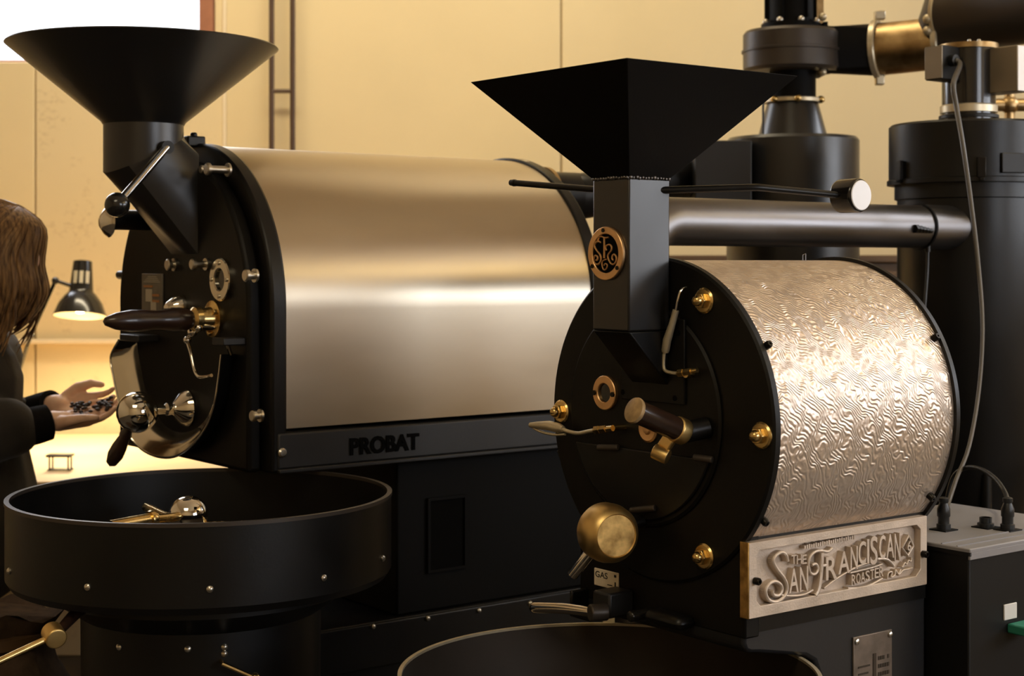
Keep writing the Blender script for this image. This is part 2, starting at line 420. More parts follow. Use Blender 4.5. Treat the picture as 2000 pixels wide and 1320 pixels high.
w.box(X1, X1 + 0.15, Y0, FY0, 0, ZC).box(X1, X1 + 0.15, FY1, RY0, 0, ZC).box(X1, X1 + 0.15, FY0, FY1, 0, FZ0).box(X1, X1 + 0.15, FY0, FY1, FZ1, ZC)
w.box(X1, X1 + 0.15, RY0, RY1, 0, RZ0).box(X1, X1 + 0.15, RY0, RY1, RZ1, ZC)
w.box(X1, X1 + 0.15, HY0, HY1, 0, HZ0).box(X1, X1 + 0.15, HY0, HY1, HZ1, ZC).box(X1, X1 + 0.15, HY1, Y1, 0, ZC).box(X1, X1 + 0.15, RY1, HY0, 0, ZC)
struct(w.build('wall_right', M['farwall']))
for nm, (a0, a1, b0, b1) in (('window_2', (RY0, RY1, RZ0, RZ1)), ('window_3', (HY0, HY1, HZ0, HZ1)), ('fill_window_4', (FY0, FY1, FZ0, FZ1))):
    w2 = MB()
    for y in (a0 + 0.02, 0.5 * (a0 + a1), a1 - 0.02): w2.box(X1 - 0.01, X1 + 0.03, y - 0.02, y + 0.02, b0, b1)
    for z in (b0 + 0.02, b1 - 0.02): w2.box(X1 - 0.01, X1 + 0.03, a0, a1, z - 0.02, z + 0.02)
    w2 = struct(w2.build(nm, M['redframe']))
    MB().box(X1 + 0.01, X1 + 0.015, a0 + 0.03, a1 - 0.03, b0 + 0.03, b1 - 0.03).build('pane', M['pane'], w2)
struct(MB().box(X0 - 0.15, X0, Y0, Y1, 0, ZC).build('wall_left', M['farwall']))
struct(MB().box(X0, X1, Y0 - 0.15, Y0, 0, ZC).build('wall_front', M['farwall']))
struct(MB().box(-2.3, -0.9, Y1 - 0.045, Y1 - 0.012, 1.112, 1.128).build('trim_2', M['paletrim'], bevel=0.003))

# pipes on the back wall
t = thing('conduit_pipes', 'pair of thin brown upright pipes joined by a short bar on the cream back wall', 'pipe', (at(550, 0, 5.54).x, 5.54, 0))
for px in (530.5, 571.5):
    x = at(px, 0, 5.54).x - t.location.x
    MB().cyl((x, 0, 0), (x, 0, ZC), 0.0095, n=14).build('pipe', M['brownpipe'], t)
zb = at(0, 178, 5.54).z
MB().cyl((at(530.5, 0, 5.54).x - t.location.x, 0, zb), (at(571.5, 0, 5.54).x - t.location.x, 0, zb), 0.0075, n=12).build('crossbar', M['brownpipe'], t)
for zz in (0.6, 2.55, 3.4):
    MB().box(at(524, 0, 5.54).x - t.location.x, at(578, 0, 5.54).x - t.location.x, 0.008, 0.05, zz, zz + 0.02).build('wall_clip', M['brownpipe'], t)

# cupboard behind the pipe
t = thing('wooden_cupboard', 'low brown wooden cupboard against the back wall behind the exhaust pipe', 'cupboard', (1.0, 5.36, 0))
MB().box(-0.62, 0.9, -0.2, 0.22, 0.06, 1.40).build('body', M['cupboard'], t, bevel=0.004)
MB().box(-0.64, 0.92, -0.22, 0.22, 1.40, 1.425).build('top_board', M['cupboard'], t, bevel=0.004)
for i in range(3):
    d = MB().box(-0.61 + i * 0.5, -0.125 + i * 0.5, -0.218, -0.2, 0.1, 1.37).build('door', M['cupboard'], t, bevel=0.004)
    MB().cyl((-0.16 + i * 0.5, -0.218, 0.8), (-0.16 + i * 0.5, -0.245, 0.8), 0.012).build('knob', M['brass'], d)
MB().box(-0.6, 0.88, -0.17, 0.2, 0, 0.06).build('plinth', M['cupboard'], t)

# ------------------------------------------------------------------ table, lamp and wire stand at the left
t = thing('work_table', 'cream topped work table in the lamp light behind the woman', 'table', (-1.35, 5.03, 0))
MB().box(-1.15, 1.15, -0.73, 0.46, 0.765, 0.80).build('tabletop', M['table'], t, bevel=0.004)
for x in (-1.08, 1.08):
    for y in (-0.66, 0.40): MB().box(x - 0.03, x + 0.03, y - 0.03, y + 0.03, 0, 0.765).build('leg', M['table'], t, bevel=0.003)
MB().box(-1.05, 1.05, -0.65, -0.63, 0.68, 0.765).build('apron', M['table'], t)

LY = 5.05
def lp(px, py): return at(px, py, LY)
ls = lp(156, 617); base = V((ls.x - 0.30, LY + 0.10, 0.80))
t = thing('desk_lamp', 'black jointed desk lamp with bell shade glowing beside the woman', 'lamp', base)
def q(p): return V(p) - base
MB().rcyl((0, 0, 0), (0, 0, 0.025), 0.085, 0.008).build('base', M['lampblack'], t)
el = lp(60, 655); sh = lp(108, 548); kn = lp(132, 556)
for s in (-0.008, 0.008):
    MB().tube([V((0, s, 0.025)), q(el) + V((0, s, 0))], 0.004, 8).build('lower_arm', M['lampblack'], t)
    MB().tube([q(el) + V((0, s, 0)), q(sh) + V((0, s, 0))], 0.0042, 8).build('upper_arm', M['lampblack'], t)
MB().sphere(q(el), 0.014).build('elbow_joint', M['lampblack'], t)
MB().tube([q(sh), q(kn), q(lp(146, 560))], 0.006, 8).sphere(q(sh), 0.012).build('head_joint', M['lampblack'], t)
c = q(ls); u = FPX / LY
prof = [(0.022, 108 / u), (0.030, 108 / u), (0.031, 100 / u), (0.038, 52 / u), (0.040, 47 / u), (0.052, 40 / u), (0.070, 24 / u), (0.080, 8 / u), (0.085, 0), (0.0835, 0), (0.077, 9 / u), (0.066, 24 / u), (0.048, 38 / u), (0.034, 47 / u), (0.029, 99 / u)]
shade = MB().lathe(prof, (0, 0, 0), (0, 0, 1), 40, closed=True).build('lamp_shade', M['lampblack'], t); shade.location = c; shade.rotation_euler = (math.radians(-11), 0, 0)
MB().lathe([(0.0832, 0.0006), (0.0768, 9.2 / u), (0.066, 23.5 / u), (0.048, 37.5 / u), (0.047, 37 / u), (0.065, 23 / u), (0.0758, 9 / u), (0.0822, 0.0)], (0, 0, 0), (0, 0, 1), 40, closed=True).build('shade_lining', M['lampin'], shade)
for a in (-1.9, -1.35, -0.8): 
    dx, dy = math.cos(a), math.sin(a)
    MB().obox(V((dx * 0.0355, dy * 0.0355, 74 / u)), (dx * 0.001, dy * 0.001, 0), (-dy * 0.006, dx * 0.006, 0), (0, 0, 0.020)).build('vent_slot', M['lampin'], shade)
bm_ = bpy.data.materials.new('lit_bulb'); bm_.use_nodes = True
bb = bm_.node_tree.nodes['Principled BSDF']; bb.inputs['Base Color'].default_value = (1, 0.85, 0.6, 1)
bb.inputs['Emission Color'].default_value = (1, 0.74, 0.36, 1); bb.inputs['Emission Strength'].default_value = 30
MB().sphere((0, 0, 0.030), 0.022).build('bulb', bm_, shade)
ld = bpy.data.lights.new('desk_lamp_light', 'SPOT'); ld.energy = 27; ld.color = (1.0, 0.78, 0.42); ld.spot_size = math.radians(150); ld.spot_blend = 0.6; ld.shadow_soft_size = 0.03
lo = bpy.data.objects.new('desk_lamp_light', ld); COL.objects.link(lo); lo.location = ls + V((0, 0, -0.005))
lo.rotation_euler = (math.radians(6), 0, 0)

tp = at(120, 888, 4.54)
t = thing('wire_stand', 'small dark wire stand with flat top on the lit table beside the jacket', 'stand', (tp.x, 4.54, 0.80))
h = tp.z - 0.80
MB().box(-0.040, 0.032, -0.022, 0.022, h - 0.005, h + 0.002).build('top_plate', M['black'], t, bevel=0.002)
for x, y in ((-0.030, -0.016), (0.024, -0.016), (-0.030, 0.016), (0.024, 0.016)):
    MB().tube([(x, y, h - 0.005), (x, y, 0.004), (x + 0.004, y, 0.002)], 0.0025, 8).build('leg', M['black'], t)
MB().box(-0.036, 0.030, -0.020, 0.020, 0, 0.003).build('base_plate', M['black'], t)

# ------------------------------------------------------------------ the big brushed-steel roaster
ANG = math.radians(37.443)
B = Frame(-0.655, 3.211, ANG)
BZ, BR = 1.309, 0.335
prob = thing('coffee_roaster', 'large roaster with smooth brushed steel cladding and round black funnel hopper', 'coffee roaster', (-0.655, 3.211, 0), ANG)


def arch(r, zb, n=48):
    p = [(r, zb)] + [(r * math.cos(math.pi * i / n), BZ + r * math.sin(math.pi * i / n)) for i in range(n + 1)] + [(-r, zb)]
    return p


YV, ZV = (0, 1, 0), (0, 0, 1)
MB().prism(arch(0.331, 1.086, 72), (0.03, 0, 0), YV, ZV, (0.765, 0, 0)).build('steel_cladding', M['steel'], prob, angle=30)
MB().prism(arch(BR, 1.003, 72), (0, 0, 0), YV, ZV, (0.034, 0, 0)).build('front_flange', M['black'], prob, bevel=0.006, angle=30)
MB().prism(arch(0.298, 1.003, 64), (-0.030, 0, 0), YV, ZV, (0.031, 0, 0)).build('front_plate', M['plate'], prob, bevel=0.008, angle=30)
MB().prism(arch(BR + 0.002, 1.003, 72), (0.79, 0, 0), YV, ZV, (0.03, 0, 0)).build('rear_flange', M['black'], prob, bevel=0.004, angle=30)
for s in (-1, 1):
    MB().box(0.012, 0.80, min(s * 0.338, s * 0.30), max(s * 0.338, s * 0.30), 1.010, 1.078).build('side_rail', M['char'], prob, bevel=0.004)
    MB().box(0.012, 0.80, min(s * 0.345, s * 0.30), max(s * 0.345, s * 0.30), 1.003, 1.011).build('rail_lip', M['char'], prob, bevel=0.002)
a0 = B.fv(683, 888, -0.338); a1 = B.fv(818, 881, -0.338)
MB().text('PROBAT', (a0.x, -0.338, 1.0255), (1, 0, 0), ZV, 0.034, a1.x - a0.x, 0.0025, bold=0.035).build('lettering', M['letterblack'], prob, smooth=False)
p = B.fv(550, 884, -0.338)
MB().lathe([(0.0, 0.0075), (0.006, 0.007), (0.009, 0.004), (0.009, 0)], p, (0, -1, 0), 20).build('rail_screw', M['bolt'], prob)
MB().box(0.30, 0.80, -0.305, 0.305, 0.69, 1.004).build('base_cabinet', M['matte'], prob, bevel=0.004)
MB().box(-0.03, 0.83, -0.318, 0.318, 0.03, 0.69).build('plinth', M['black'], prob, bevel=0.006)
MB().box(-0.03, 0.83, -0.326, -0.318, 0.60, 0.688).build('plinth_rail', M['black'], prob, bevel=0.003)
for x in (0.0, 0.75):
    for y in (-0.28, 0.28): MB().cyl((x + 0.02, y, 0), (x + 0.02, y, 0.03), 0.03).build('foot', M['rubber'], prob)
v0 = B.fv(838, 978, -0.305); v1 = B.fv(905, 1103, -0.305)
MB().box(v0.x, v1.x, -0.307, -0.304, v1.z, v0.z).build('vent_shade_panel', M['void'], prob)  # flat dark panel standing in for the shade of the vent recess
fr = MB().box(v0.x - 0.006, v0.x, -0.311, -0.303, v1.z - 0.006, v0.z + 0.006).box(v1.x, v1.x + 0.006, -0.311, -0.303, v1.z - 0.006, v0.z + 0.006)
fr.box(v0.x, v1.x, -0.311, -0.303, v0.z, v0.z + 0.006).box(v0.x, v1.x, -0.311, -0.303, v1.z - 0.006, v1.z).build('vent_frame', M['matte'], prob)
def rivet(): return MB().lathe([(0.0, 0.006), (0.0035, 0.005), (0.0055, 0.0025), (0.006, 0)], (0, 0, 0), (0, -1, 0), 14)
rv = None
for px, py in ((503, 1256), (618, 1240), (728, 1223), (835, 1207), (935, 1192), (1035, 1178), (1123, 1162)):
    p = B.fv(px, py, -0.326)
    if rv is None: rv = rivet().build('rivet', M['bolt'], prob); rv.location = p
    else: copy_part(rv, prob, p)

# funnel hopper, neck and chute
hu = -0.106
MB().lathe([(0.266, 1.835), (0.262, 1.835), (0.079, 1.684), (0.076, 1.676), (0.080, 1.676), (0.0835, 1.682), (0.265, 1.830), (0.268, 1.8325)], (hu, 0, 0), ZV, 72, closed=True).build('hopper', M['sheen'], prob, angle=30)
n = 48; top = []; mit = []; rec = []
for k in range(n):
    a = 2 * math.pi * k / n; ca, sa = math.cos(a), math.sin(a)
    top.append((hu + 0.079 * ca, 0.079 * sa, 1.678)); mit.append((hu + 0.079 * ca, 0.079 * sa, 1.618 + 0.040 * ca))
    m_ = max(abs(ca), abs(sa)); rec.append((-0.028, -0.028 + 0.060 * sa / m_, 1.515 + 0.100 * ca / m_))
MB().loft(mit, top).build('hopper_neck', M['sheen'], prob, angle=30)
MB().loft(rec, mit).build('chute', M['sheen'], prob, angle=30)
p0 = B.fu(325, 288, -0.100); p1 = B.fu(229, 400, -0.235)
lv = MB().tube([p0, p1], 0.0085, 14).build('gate_lever', M['chrome'], prob)
MB().sphere(p1, 0.0235).build('ball_knob', M['letterblack'] if False else M['lampblack'], lv)
MB().cyl(p0 + V((0, 0.03, 0)), p0 + V((0, -0.008, 0)), 0.013).build('pivot', M['black'], lv)
p = B.fu(272, 430, -0.06); e = B.fu(248, 432, -0.15)
MB().cyl(V((-0.028, p.y, p.z)), V((-0.125, p.y, p.z)), 0.021).build('damper_barrel', M['black'], prob)
MB().lathe([(0, 0.020), (0.012, 0.018), (0.026, 0.008), (0.033, 0.0), (0.030, -0.003), (0.0, 0.004)], (-0.127, p.y, p.z - 0.004), (-1, 0, 0), 32).build('damper_dial', M['chrome'], prob)
# studs on the front plate
for px, py, L_, r_ in ((424, 331, 0.05, 0.012), (333, 517, 0.02, 0.012), (388, 516, 0.035, 0.011), (488, 538, 0.025, 0.012), (500, 812, 0.022, 0.011), (399, 331, 0.02, 0.008)):
    p = B.fu(px, py, -0.030 - L_ * 0.5)
    MB().lathe([(r_ * 0.6, 0), (r_ * 0.6, L_ - 0.008), (r_, L_ - 0.008), (r_, L_ - 0.002), (r_ * 0.8, L_), (0, L_)], (-0.029, p.y, p.z), (-1, 0, 0), 24).lathe([(r_ * 1.1, 0), (r_ * 1.1, 0.004), (0, 0.004)], (-0.030, p.y, p.z), (-1, 0, 0), 24).build('stud', M['bolt'], prob)
p = B.fu(240, 537, 0.01)
MB().rcyl((0.01, p.y - 0.02, p.z), (0.01, p.y + 0.02, p.z), 0.010, 0.004).build('side_knob', M['black'], prob)
p = B.fu(373, 272, -0.01)
MB().box(-0.02, 0.02, -0.022, 0.018, BZ + BR - 0.008, BZ + BR + 0.014).cyl((0.0, -0.008, BZ + BR + 0.012), (0.0, -0.008, BZ + BR + 0.022), 0.007).build('lifting_lug', M['black'], prob, bevel=0.003)
p = B.fv(1040, 312, 0); MB().rcyl((0.802, -0.04, BZ + BR - 0.012), (0.802, -0.09, BZ + BR - 0.02), 0.012, 0.004).build('rear_latch', M['bolt'], prob)
# sight glass
p = B.fu(432, 546, -0.034)
sg = MB().washer((-0.029, p.y, p.z), (-1, 0, 0), 0.021, 0.042, 0.010, b=0.002).build('sight_glass_ring', M['polished'], prob)
MB().cyl((-0.029, p.y, p.z), (-0.033, p.y, p.z), 0.0215).build('glass', M['glass'], sg)
for k in range(4):
    a = k * math.pi / 2
    MB().lathe([(0.004, 0), (0.004, 0.002), (0.002, 0.003), (0, 0.003)], (-0.039, p.y + 0.032 * math.cos(a), p.z + 0.032 * math.sin(a)), (-1, 0, 0), 12).build('screw', M['bolt'], sg)
# instruction plate
c0 = B.fu(279, 534, -0.031); c1 = B.fu(319, 620, -0.031); hy, hz = 0.5 * (c0.y - c1.y), 0.5 * (c0.z - c1.z); cy_, cz_ = 0.5 * (c0.y + c1.y), 0.5 * (c0.z + c1.z)
ip = MB().box(-0.034, -0.029, cy_ - hy, cy_ + hy, cz_ - hz, cz_ + hz).build('instruction_plate', M['greyplate'], prob, bevel=0.0015)
def chip(y0, y1, z0, z1, mm, nm): MB().box(-0.0352, -0.0335, cy_ + hy * y0, cy_ + hy * y1, cz_ + hz * z0, cz_ + hz * z1).build(nm, M[mm], ip)
chip(-0.05, 0.55, -0.30, 0.28, 'paleprint', 'print_block'); chip(-0.45, 0.05, -0.68, -0.30, 'paleprint', 'print_block')
chip(-0.75, -0.10, -0.05, 0.06, 'orange', 'print_bar'); chip(-0.75, -0.10, -0.32, -0.21, 'orange', 'print_bar'); chip(-0.1, 0.75, 0.36, 0.46, 'orange', 'print_bar')
for k in range(4): chip(-0.8 + 0.1 * k, 0.75 - 0.14 * k, 0.60 + 0.08 * k, 0.63 + 0.08 * k, 'paleprint', 'print_line')
# tryer (wooden handled sampler)
p = B.fu(404, 623, -0.045)
ty = MB().lathe([(0, 0), (0.036, 0), (0.036, 0.006), (0.024, 0.010), (0.020, 0.030), (0.024, 0.032), (0.024, 0.044), (0.017, 0.050), (0, 0.050)], (-0.029, p.y, p.z), (-1, 0, 0), 36).build('sampler_flange', M['brass'], prob)
for k in range(3):
    a = k * 2.1 + 0.5
    MB().rcyl((-0.034, p.y + 0.028 * math.cos(a), p.z + 0.028 * math.sin(a)), (-0.044, p.y + 0.028 * math.cos(a), p.z + 0.028 * math.sin(a)), 0.005, 0.002, 14).build('screw', M['brass'], ty)
MB().lathe([(0.017, 0), (0.022, 0.012), (0.023, 0.04), (0.019, 0.06), (0.0185, 0.075), (0.021, 0.10), (0.021, 0.125), (0.016, 0.155), (0.008, 0.175), (0, 0.180)], (-0.078, p.y, p.z), (-1, 0.0, 0.0), 32).build('sampler_handle', M['wood'], ty)
p = B.fu(338, 600, -0.05)
MB().lathe([(0, 0), (0.026, 0), (0.027, 0.006), (0.020, 0.022), (0.011, 0.034), (0.004, 0.040), (0, 0.041)], (-0.029, p.y, p.z), (-1, 0, 0.0), 32).build('cone_boss', M['chrome'], prob)
# crank wire
pts = [B.fu(x, y, -0.07) for x, y in ((388, 640), (376, 652), (366, 664), (373, 690), (380, 722), (388, 735), (404, 735), (413, 733))]
MB().tube(pts, 0.0035, 10, sm=4).sphere(pts[2], 0.008).sphere(pts[1] + V((0, 0, 0.004)), 0.010).sphere(pts[0], 0.008).build('crank_wire', M['chrome'], prob)
MB().cyl(pts[0], (-0.03, pts[0].y, pts[0].z), 0.006).build('crank_pin', M['chrome'], prob)
# discharge trough: polished U-shaped band standing proud of the plate
UF = -0.065
orim = smooth_path([B.fu(x, y, UF) for x, y in ((232, 664), (216, 696), (221, 735), (232, 785), (246, 838), (270, 872), (302, 890), (338, 892), (370, 874), (400, 838), (418, 790), (427, 735), (432, 692))], 5)
irim = smooth_path([V((-0.029, y, z)) for y, z in ((0.205, 1.247), (0.193, 1.216), (0.178, 1.180), (0.160, 1.145), (0.130, 1.108), (0.085, 1.078), (0.035, 1.062), (-0.015, 1.060), (-0.070, 1.070), (-0.120, 1.095), (-0.152, 1.130), (-0.170, 1.170), (-0.182, 1.215))], 5)
rim = orim; n = len(rim); vs = []; fs = []
for o_, i_ in zip(orim, irim):
    mid_ = (o_ + i_) * 0.5 + V((0.010, 0, 0)); vs += [o_, (o_ * 0.72 + i_ * 0.28) + V((0.006, 0, 0)), mid_, (o_ * 0.25 + i_ * 0.75) + V((0.006, 0, 0)), i_]
for k in range(n - 1):
    for q_ in range(4): fs.append((k * 5 + q_, k * 5 + q_ + 1, k * 5 + q_ + 6, k * 5 + q_ + 5))
tr_o = MB().add(vs, fs).build('discharge_trough', M['polished'], prob, angle=60)
vs = []; fs = []
for o_ in orim:
    cdir = V((0, o_.y - 0.01, o_.z - 1.19)).normalized() * 0.003
    vs += [o_, o_ + cdir, V((-0.028, (o_ + cdir).y * 0.93, 1.2 + ((o_ + cdir).z - 1.2) * 0.93)), V((-0.028, o_.y * 0.91, 1.2 + (o_.z - 1.2) * 0.91))]
for k in range(n - 1):
    for q_ in range(4): fs.append((k * 4 + q_, k * 4 + (q_ + 1) % 4, k * 4 + 4 + (q_ + 1) % 4, k * 4 + 4 + q_))
MB().add(vs, fs).build('trough_back', M['black'], tr_o, angle=60)
MB().tube(orim, 0.0022, 8).build('trough_edge', M['polished'], tr_o)
for (pa, pb) in (((255, 653), (292, 660)), ((437, 660), (460, 658))):
    a = B.fu(*pa, -0.05); b2 = B.fu(*pb, -0.05)
    MB().box(-0.075, -0.028, min(a.y, b2.y), max(a.y, b2.y), a.z - 0.012, a.z + 0.002).build('trough_hinge', M['char'], prob, bevel=0.002)
p = B.fu(443, 668, -0.06); MB().tube([p, rim[-1] + V((0.02, 0, 0))], 0.004, 8).build('trough_arm', M['polished'], prob)
# door weight on its shaft
sv = B.fu(365, 797, -0.035); by, bz = sv.y, sv.z
dw = MB().lathe([(0, 0), (0.034, 0), (0.037, 0.008), (0.030, 0.022), (0.014, 0.034), (0.011, 0.040), (0.013, 0.050), (0.009, 0.055), (0.009, 0.12), (0, 0.12)], (-0.029, by, bz), (-1, 0, 0), 40).build('door_shaft', M['chrome'], prob)
bc = V((B.fu(268, 803, -0.145).x, by, bz)); bc = B.fu(268, 805, -0.135)
MB().sphere(bc, 0.041, 40, 24).build('door_weight', M['chrome'], dw)
he = B.fu(221, 897, -0.16); hd = (he - bc).normalized()
MB().lathe([(0.007, 0.036), (0.009, 0.045), (0.013, 0.055), (0.011, 0.062), (0.015, 0.085), (0.016, 0.105), (0.011, 0.125), (0, 0.134)], bc, hd, 28).build('door_handle', M['wood'], dw)

# rear outlet of the roaster and the black duct run that leads to the far cyclone
ro = thing('exhaust_duct', 'short black duct with pale clamp ring at the rear of the brushed steel roaster', 'duct', (-0.655, 3.211, 0), ANG)
dz = at(0, 380, 3.75).z
MB().cyl((0.82, -0.02, dz), (0.90, -0.02, dz), 0.060).build('duct_stub', M['black'], ro)
MB().washer((0.90, -0.02, dz), (1, 0, 0), 0.055, 0.066, 0.014, b=0.003).build('clamp_ring', M['galv'], ro)
far = B.loc(at(1385, 345, 4.22))
MB().tube([(0.91, -0.02, dz), (1.0, -0.02, dz), (1.06, -0.02, dz + 0.005), far + V((-0.06, 0, 0)), far], 0.056, 28, sm=6).build('duct_run', M['black'], ro)

# ------------------------------------------------------------------ cooling tray of the big roaster
TX, TY, TR, TZ = -0.539, 2.73, 0.328, 0.997
ct = thing('cooling_tray', 'wide round black cooling tray in front of the brushed steel roaster', 'cooling tray', (TX, TY, 0))
MB().lathe([(TR, TZ), (TR - 0.006, TZ), (TR - 0.007, TZ - 0.105), (0.02, TZ - 0.107), (0.02, TZ - 0.135), (TR - 0.008, TZ - 0.140), (TR, TZ - 0.128)], (0, 0, 0), ZV, 96, closed=True).build('tray_wall', M['black'], ct, angle=30)
MB().lathe([(TR + 0.0015, TZ - 0.003), (TR + 0.0015, TZ + 0.003), (TR - 0.007, TZ + 0.003), (TR - 0.007, TZ - 0.003)], (0, 0, 0), ZV, 96, closed=True).build('tray_rim', M['duct'], ct)
MB().lathe([(0, TZ - 0.10), (TR - 0.01, TZ - 0.10), (TR - 0.01, TZ - 0.104), (0, TZ - 0.104)], (0, 0, 0), ZV, 64).build('perforated_floor', M['duct'], ct)
MB().lathe([(0.20, 0.05), (0.205, 0.80), (0.255, 0.835), (0.255, 0.865), (0, 0.865)], (0, 0, 0), ZV, 64).build('fan_drum', M['black'], ct, angle=30)
MB().cyl((0, 0, 0), (0, 0, 0.05), 0.20, n=48).build('foot_ring', M['black'], ct)
def tray_hit(px, py, r):  # where the sight line meets the round wall of the tray
    d = V(((px - CX) / FPX, 1, -(py - CY) / FPX)); A_ = d.x ** 2 + 1; Bq = -2 * (d.x * TX + TY); Cq = TX ** 2 + TY ** 2 - r * r
    s_ = (-Bq - math.sqrt(max(Bq * Bq - 4 * A_ * Cq, 0))) / (2 * A_); w_ = V((0, 0, EYE)) + d * s_
    return w_ - V((TX, TY, 0))
for px, py, r in ((172, 1146, TR), (410, 1150, TR), (631, 1128, TR), (746, 1090, TR), (20, 1115, TR), (234, 1263, 0.2045), (367, 1267, 0.2045), (438, 1263, 0.2045), (438, 1276, 0.2045)):
    p = tray_hit(px, py, r - 0.001); nr = V((p.x, p.y, 0)).normalized()
    if p.z > 0.87: p.z = max(p.z, 0.872)
    MB().lathe([(0.0055, 0), (0.0055, 0.003), (0.003, 0.0055), (0, 0.006)], p, nr, 14).build('rivet', M['bolt'], ct)
hub = at(368, 1006, 2.72) - V((TX, TY, 0))
sa = MB().lathe([(0.045, TZ - 0.10), (0.030, TZ - 0.09), (0.024, hub.z - 0.02), (0.020, hub.z), (0, hub.z)], (hub.x, hub.y, 0), ZV, 32).build('stirring_hub', M['brass'], ct)
MB().sphere(hub, 0.034, 36, 20).build('chrome_dome', M['chrome'], sa)
a1 = at(296, 1014, 2.62) - V((TX, TY, 0)); a2 = at(215, 1028, 2.55) - V((TX, TY, 0))
MB().cyl(hub, a1, 0.008).cyl(a1, a2, 0.011, 0.010).lathe([(0.014, -0.006), (0.016, 0), (0.014, 0.006), (0, 0.006)], a1, a2 - a1, 24).build('stirring_arm', M['brass'], sa)
for k in range(3):
    p = hub + (a2 - hub) * (0.55 + 0.25 * k); MB().obox((p.x, p.y, TZ - 0.075), (0.018, 0.01, 0), (-0.001, 0.002, 0), (0, 0, 0.022)).build('paddle', M['duct'], sa)
for k in (1, 2):
    an = math.atan2(a2.y - hub.y, a2.x - hub.x) + k * 2.1; e = hub + V((math.cos(an), math.sin(an), -0.2)) * 0.22; e.z = max(e.z, TZ - 0.05)
    MB().cyl(hub - V((0, 0, 0.02)), e, 0.008).build('stirring_arm', M['brass'], sa)
# side lever with round knob, lower left
g0 = at(108, 1240, 2.42) - V((TX, TY, 0)); g1 = at(-20, 1300, 2.36) - V((TX, TY, 0)); ga_ = at(150, 1195, 2.50) - V((TX, TY, 0))
lv = MB().tube([g1, g0], 0.0055, 12).build('discharge_lever', M['brass'], ct)
MB().rcyl(g0 + V((-0.010, 0.012, 0.004)), g0 + V((0.006, -0.012, -0.004)), 0.0165, 0.003).build('round_boss', M['brassmatte'], lv)
MB().cyl(g0, ga_, 0.007, 0.010).cyl(ga_, V((ga_.x * 0.78, ga_.y * 0.78, ga_.z + 0.02)), 0.010).build('lever_bracket', M['wood'], lv)
l0 = tray_hit(432, 1290, 0.2045); l1 = tray_hit(492, 1314, 0.2045) + V((0.01, -0.03, 0))
MB().tube([l0, l0 + V((0.006, -0.02, 0)), l1], 0.0035, 8).sphere(l1, 0.008).build('small_lever', M['brass'], ct)

# ------------------------------------------------------------------ the small roaster with hammered drum
S = Frame(0.22, 2.42, ANG)
SZ, SR = 1.159, 0.25
fran = thing('coffee_roaster', 'smaller black roaster with hammered metal drum and square tapered hopper', 'coffee roaster', (0.22, 2.42, 0), ANG)
MB().lathe([(0, 0), (SR - 0.004, 0), (SR, 0.003), (SR, 0.013), (0, 0.013)], (0, 0, SZ), (1, 0, 0), 128).build('front_plate', M['plate'], fran, angle=30)
MB().lathe([(0.245, 0.010), (0.245, 0.418), (0.2, 0.418), (0.2, 0.010)], (0, 0, SZ), (1, 0, 0), 160, closed=True).build('drum_shell', M['hammer'], fran, angle=30)
MB().lathe([(0, 0.426), (SR - 0.002, 0.426), (SR + 0.001, 0.423), (SR + 0.001, 0.414), (0.2, 0.414), (0, 0.414)], (0, 0, SZ), (1, 0, 0), 128).build('rear_plate', M['black'], fran, angle=30)
DY, DZ, DR = 0.025, 1.165, 0.172
MB().lathe([(DR - 0.005, -0.001), (DR - 0.003, 0.001), (DR, 0.001), (DR + 0.001, -0.003), (DR - 0.003, -0.006), (0, -0.006), (0, 0.001)], (0, DY, DZ), (1, 0, 0), 96).build('inner_disc', M['plate'], fran, angle=30)
half = [(DY + 0.163 * math.cos(a), DZ + 0.163 * math.sin(a)) for a in [math.pi + math.asin(0.056 / 0.163) + (math.pi - 2 * math.asin(0.056 / 0.163)) * i / 30 for i in range(31)]]
MB().prism(half, (-0.011, 0, 0), YV, ZV, (0.006, 0, 0)).build('discharge_door', M['black'], fran, bevel=0.002)
MB().prism([(-0.187, 0.853), (0.187, 0.853), (0.187, 0.9875), (0.2494, 1.0863), (0.2, 1.10), (-0.187, 1.10)], (0.006, 0, 0), YV, ZV, (0.03, 0, 0)).build('stand_front', M['plate'], fran, bevel=0.003)
MB().box(0.03, 0.42, -0.186, 0.186, 0.86, 1.06).build('stand_box', M['black'], fran)
skirt = [(0.007, 0.884), (0.007, 0.845), (0.012, 0.834), (0.022, 0.830), (0.039, 0.828), (0.140, 0.808), (0.160, 0.797), (0.172, 0.772), (0.172, 0.03), (0.424, 0.03), (0.424, 0.884)]
MB().prism(skirt, (0, -0.183, 0), (1, 0, 0), ZV, (0, 0.366, 0)).build('base_cabinet', M['char'], fran, bevel=0.006)
for x in (0.21, 0.39):
    for y in (-0.14, 0.14): MB().cyl((x, y, 0), (x, y, 0.03), 0.025).build('foot', M['rubber'], fran)
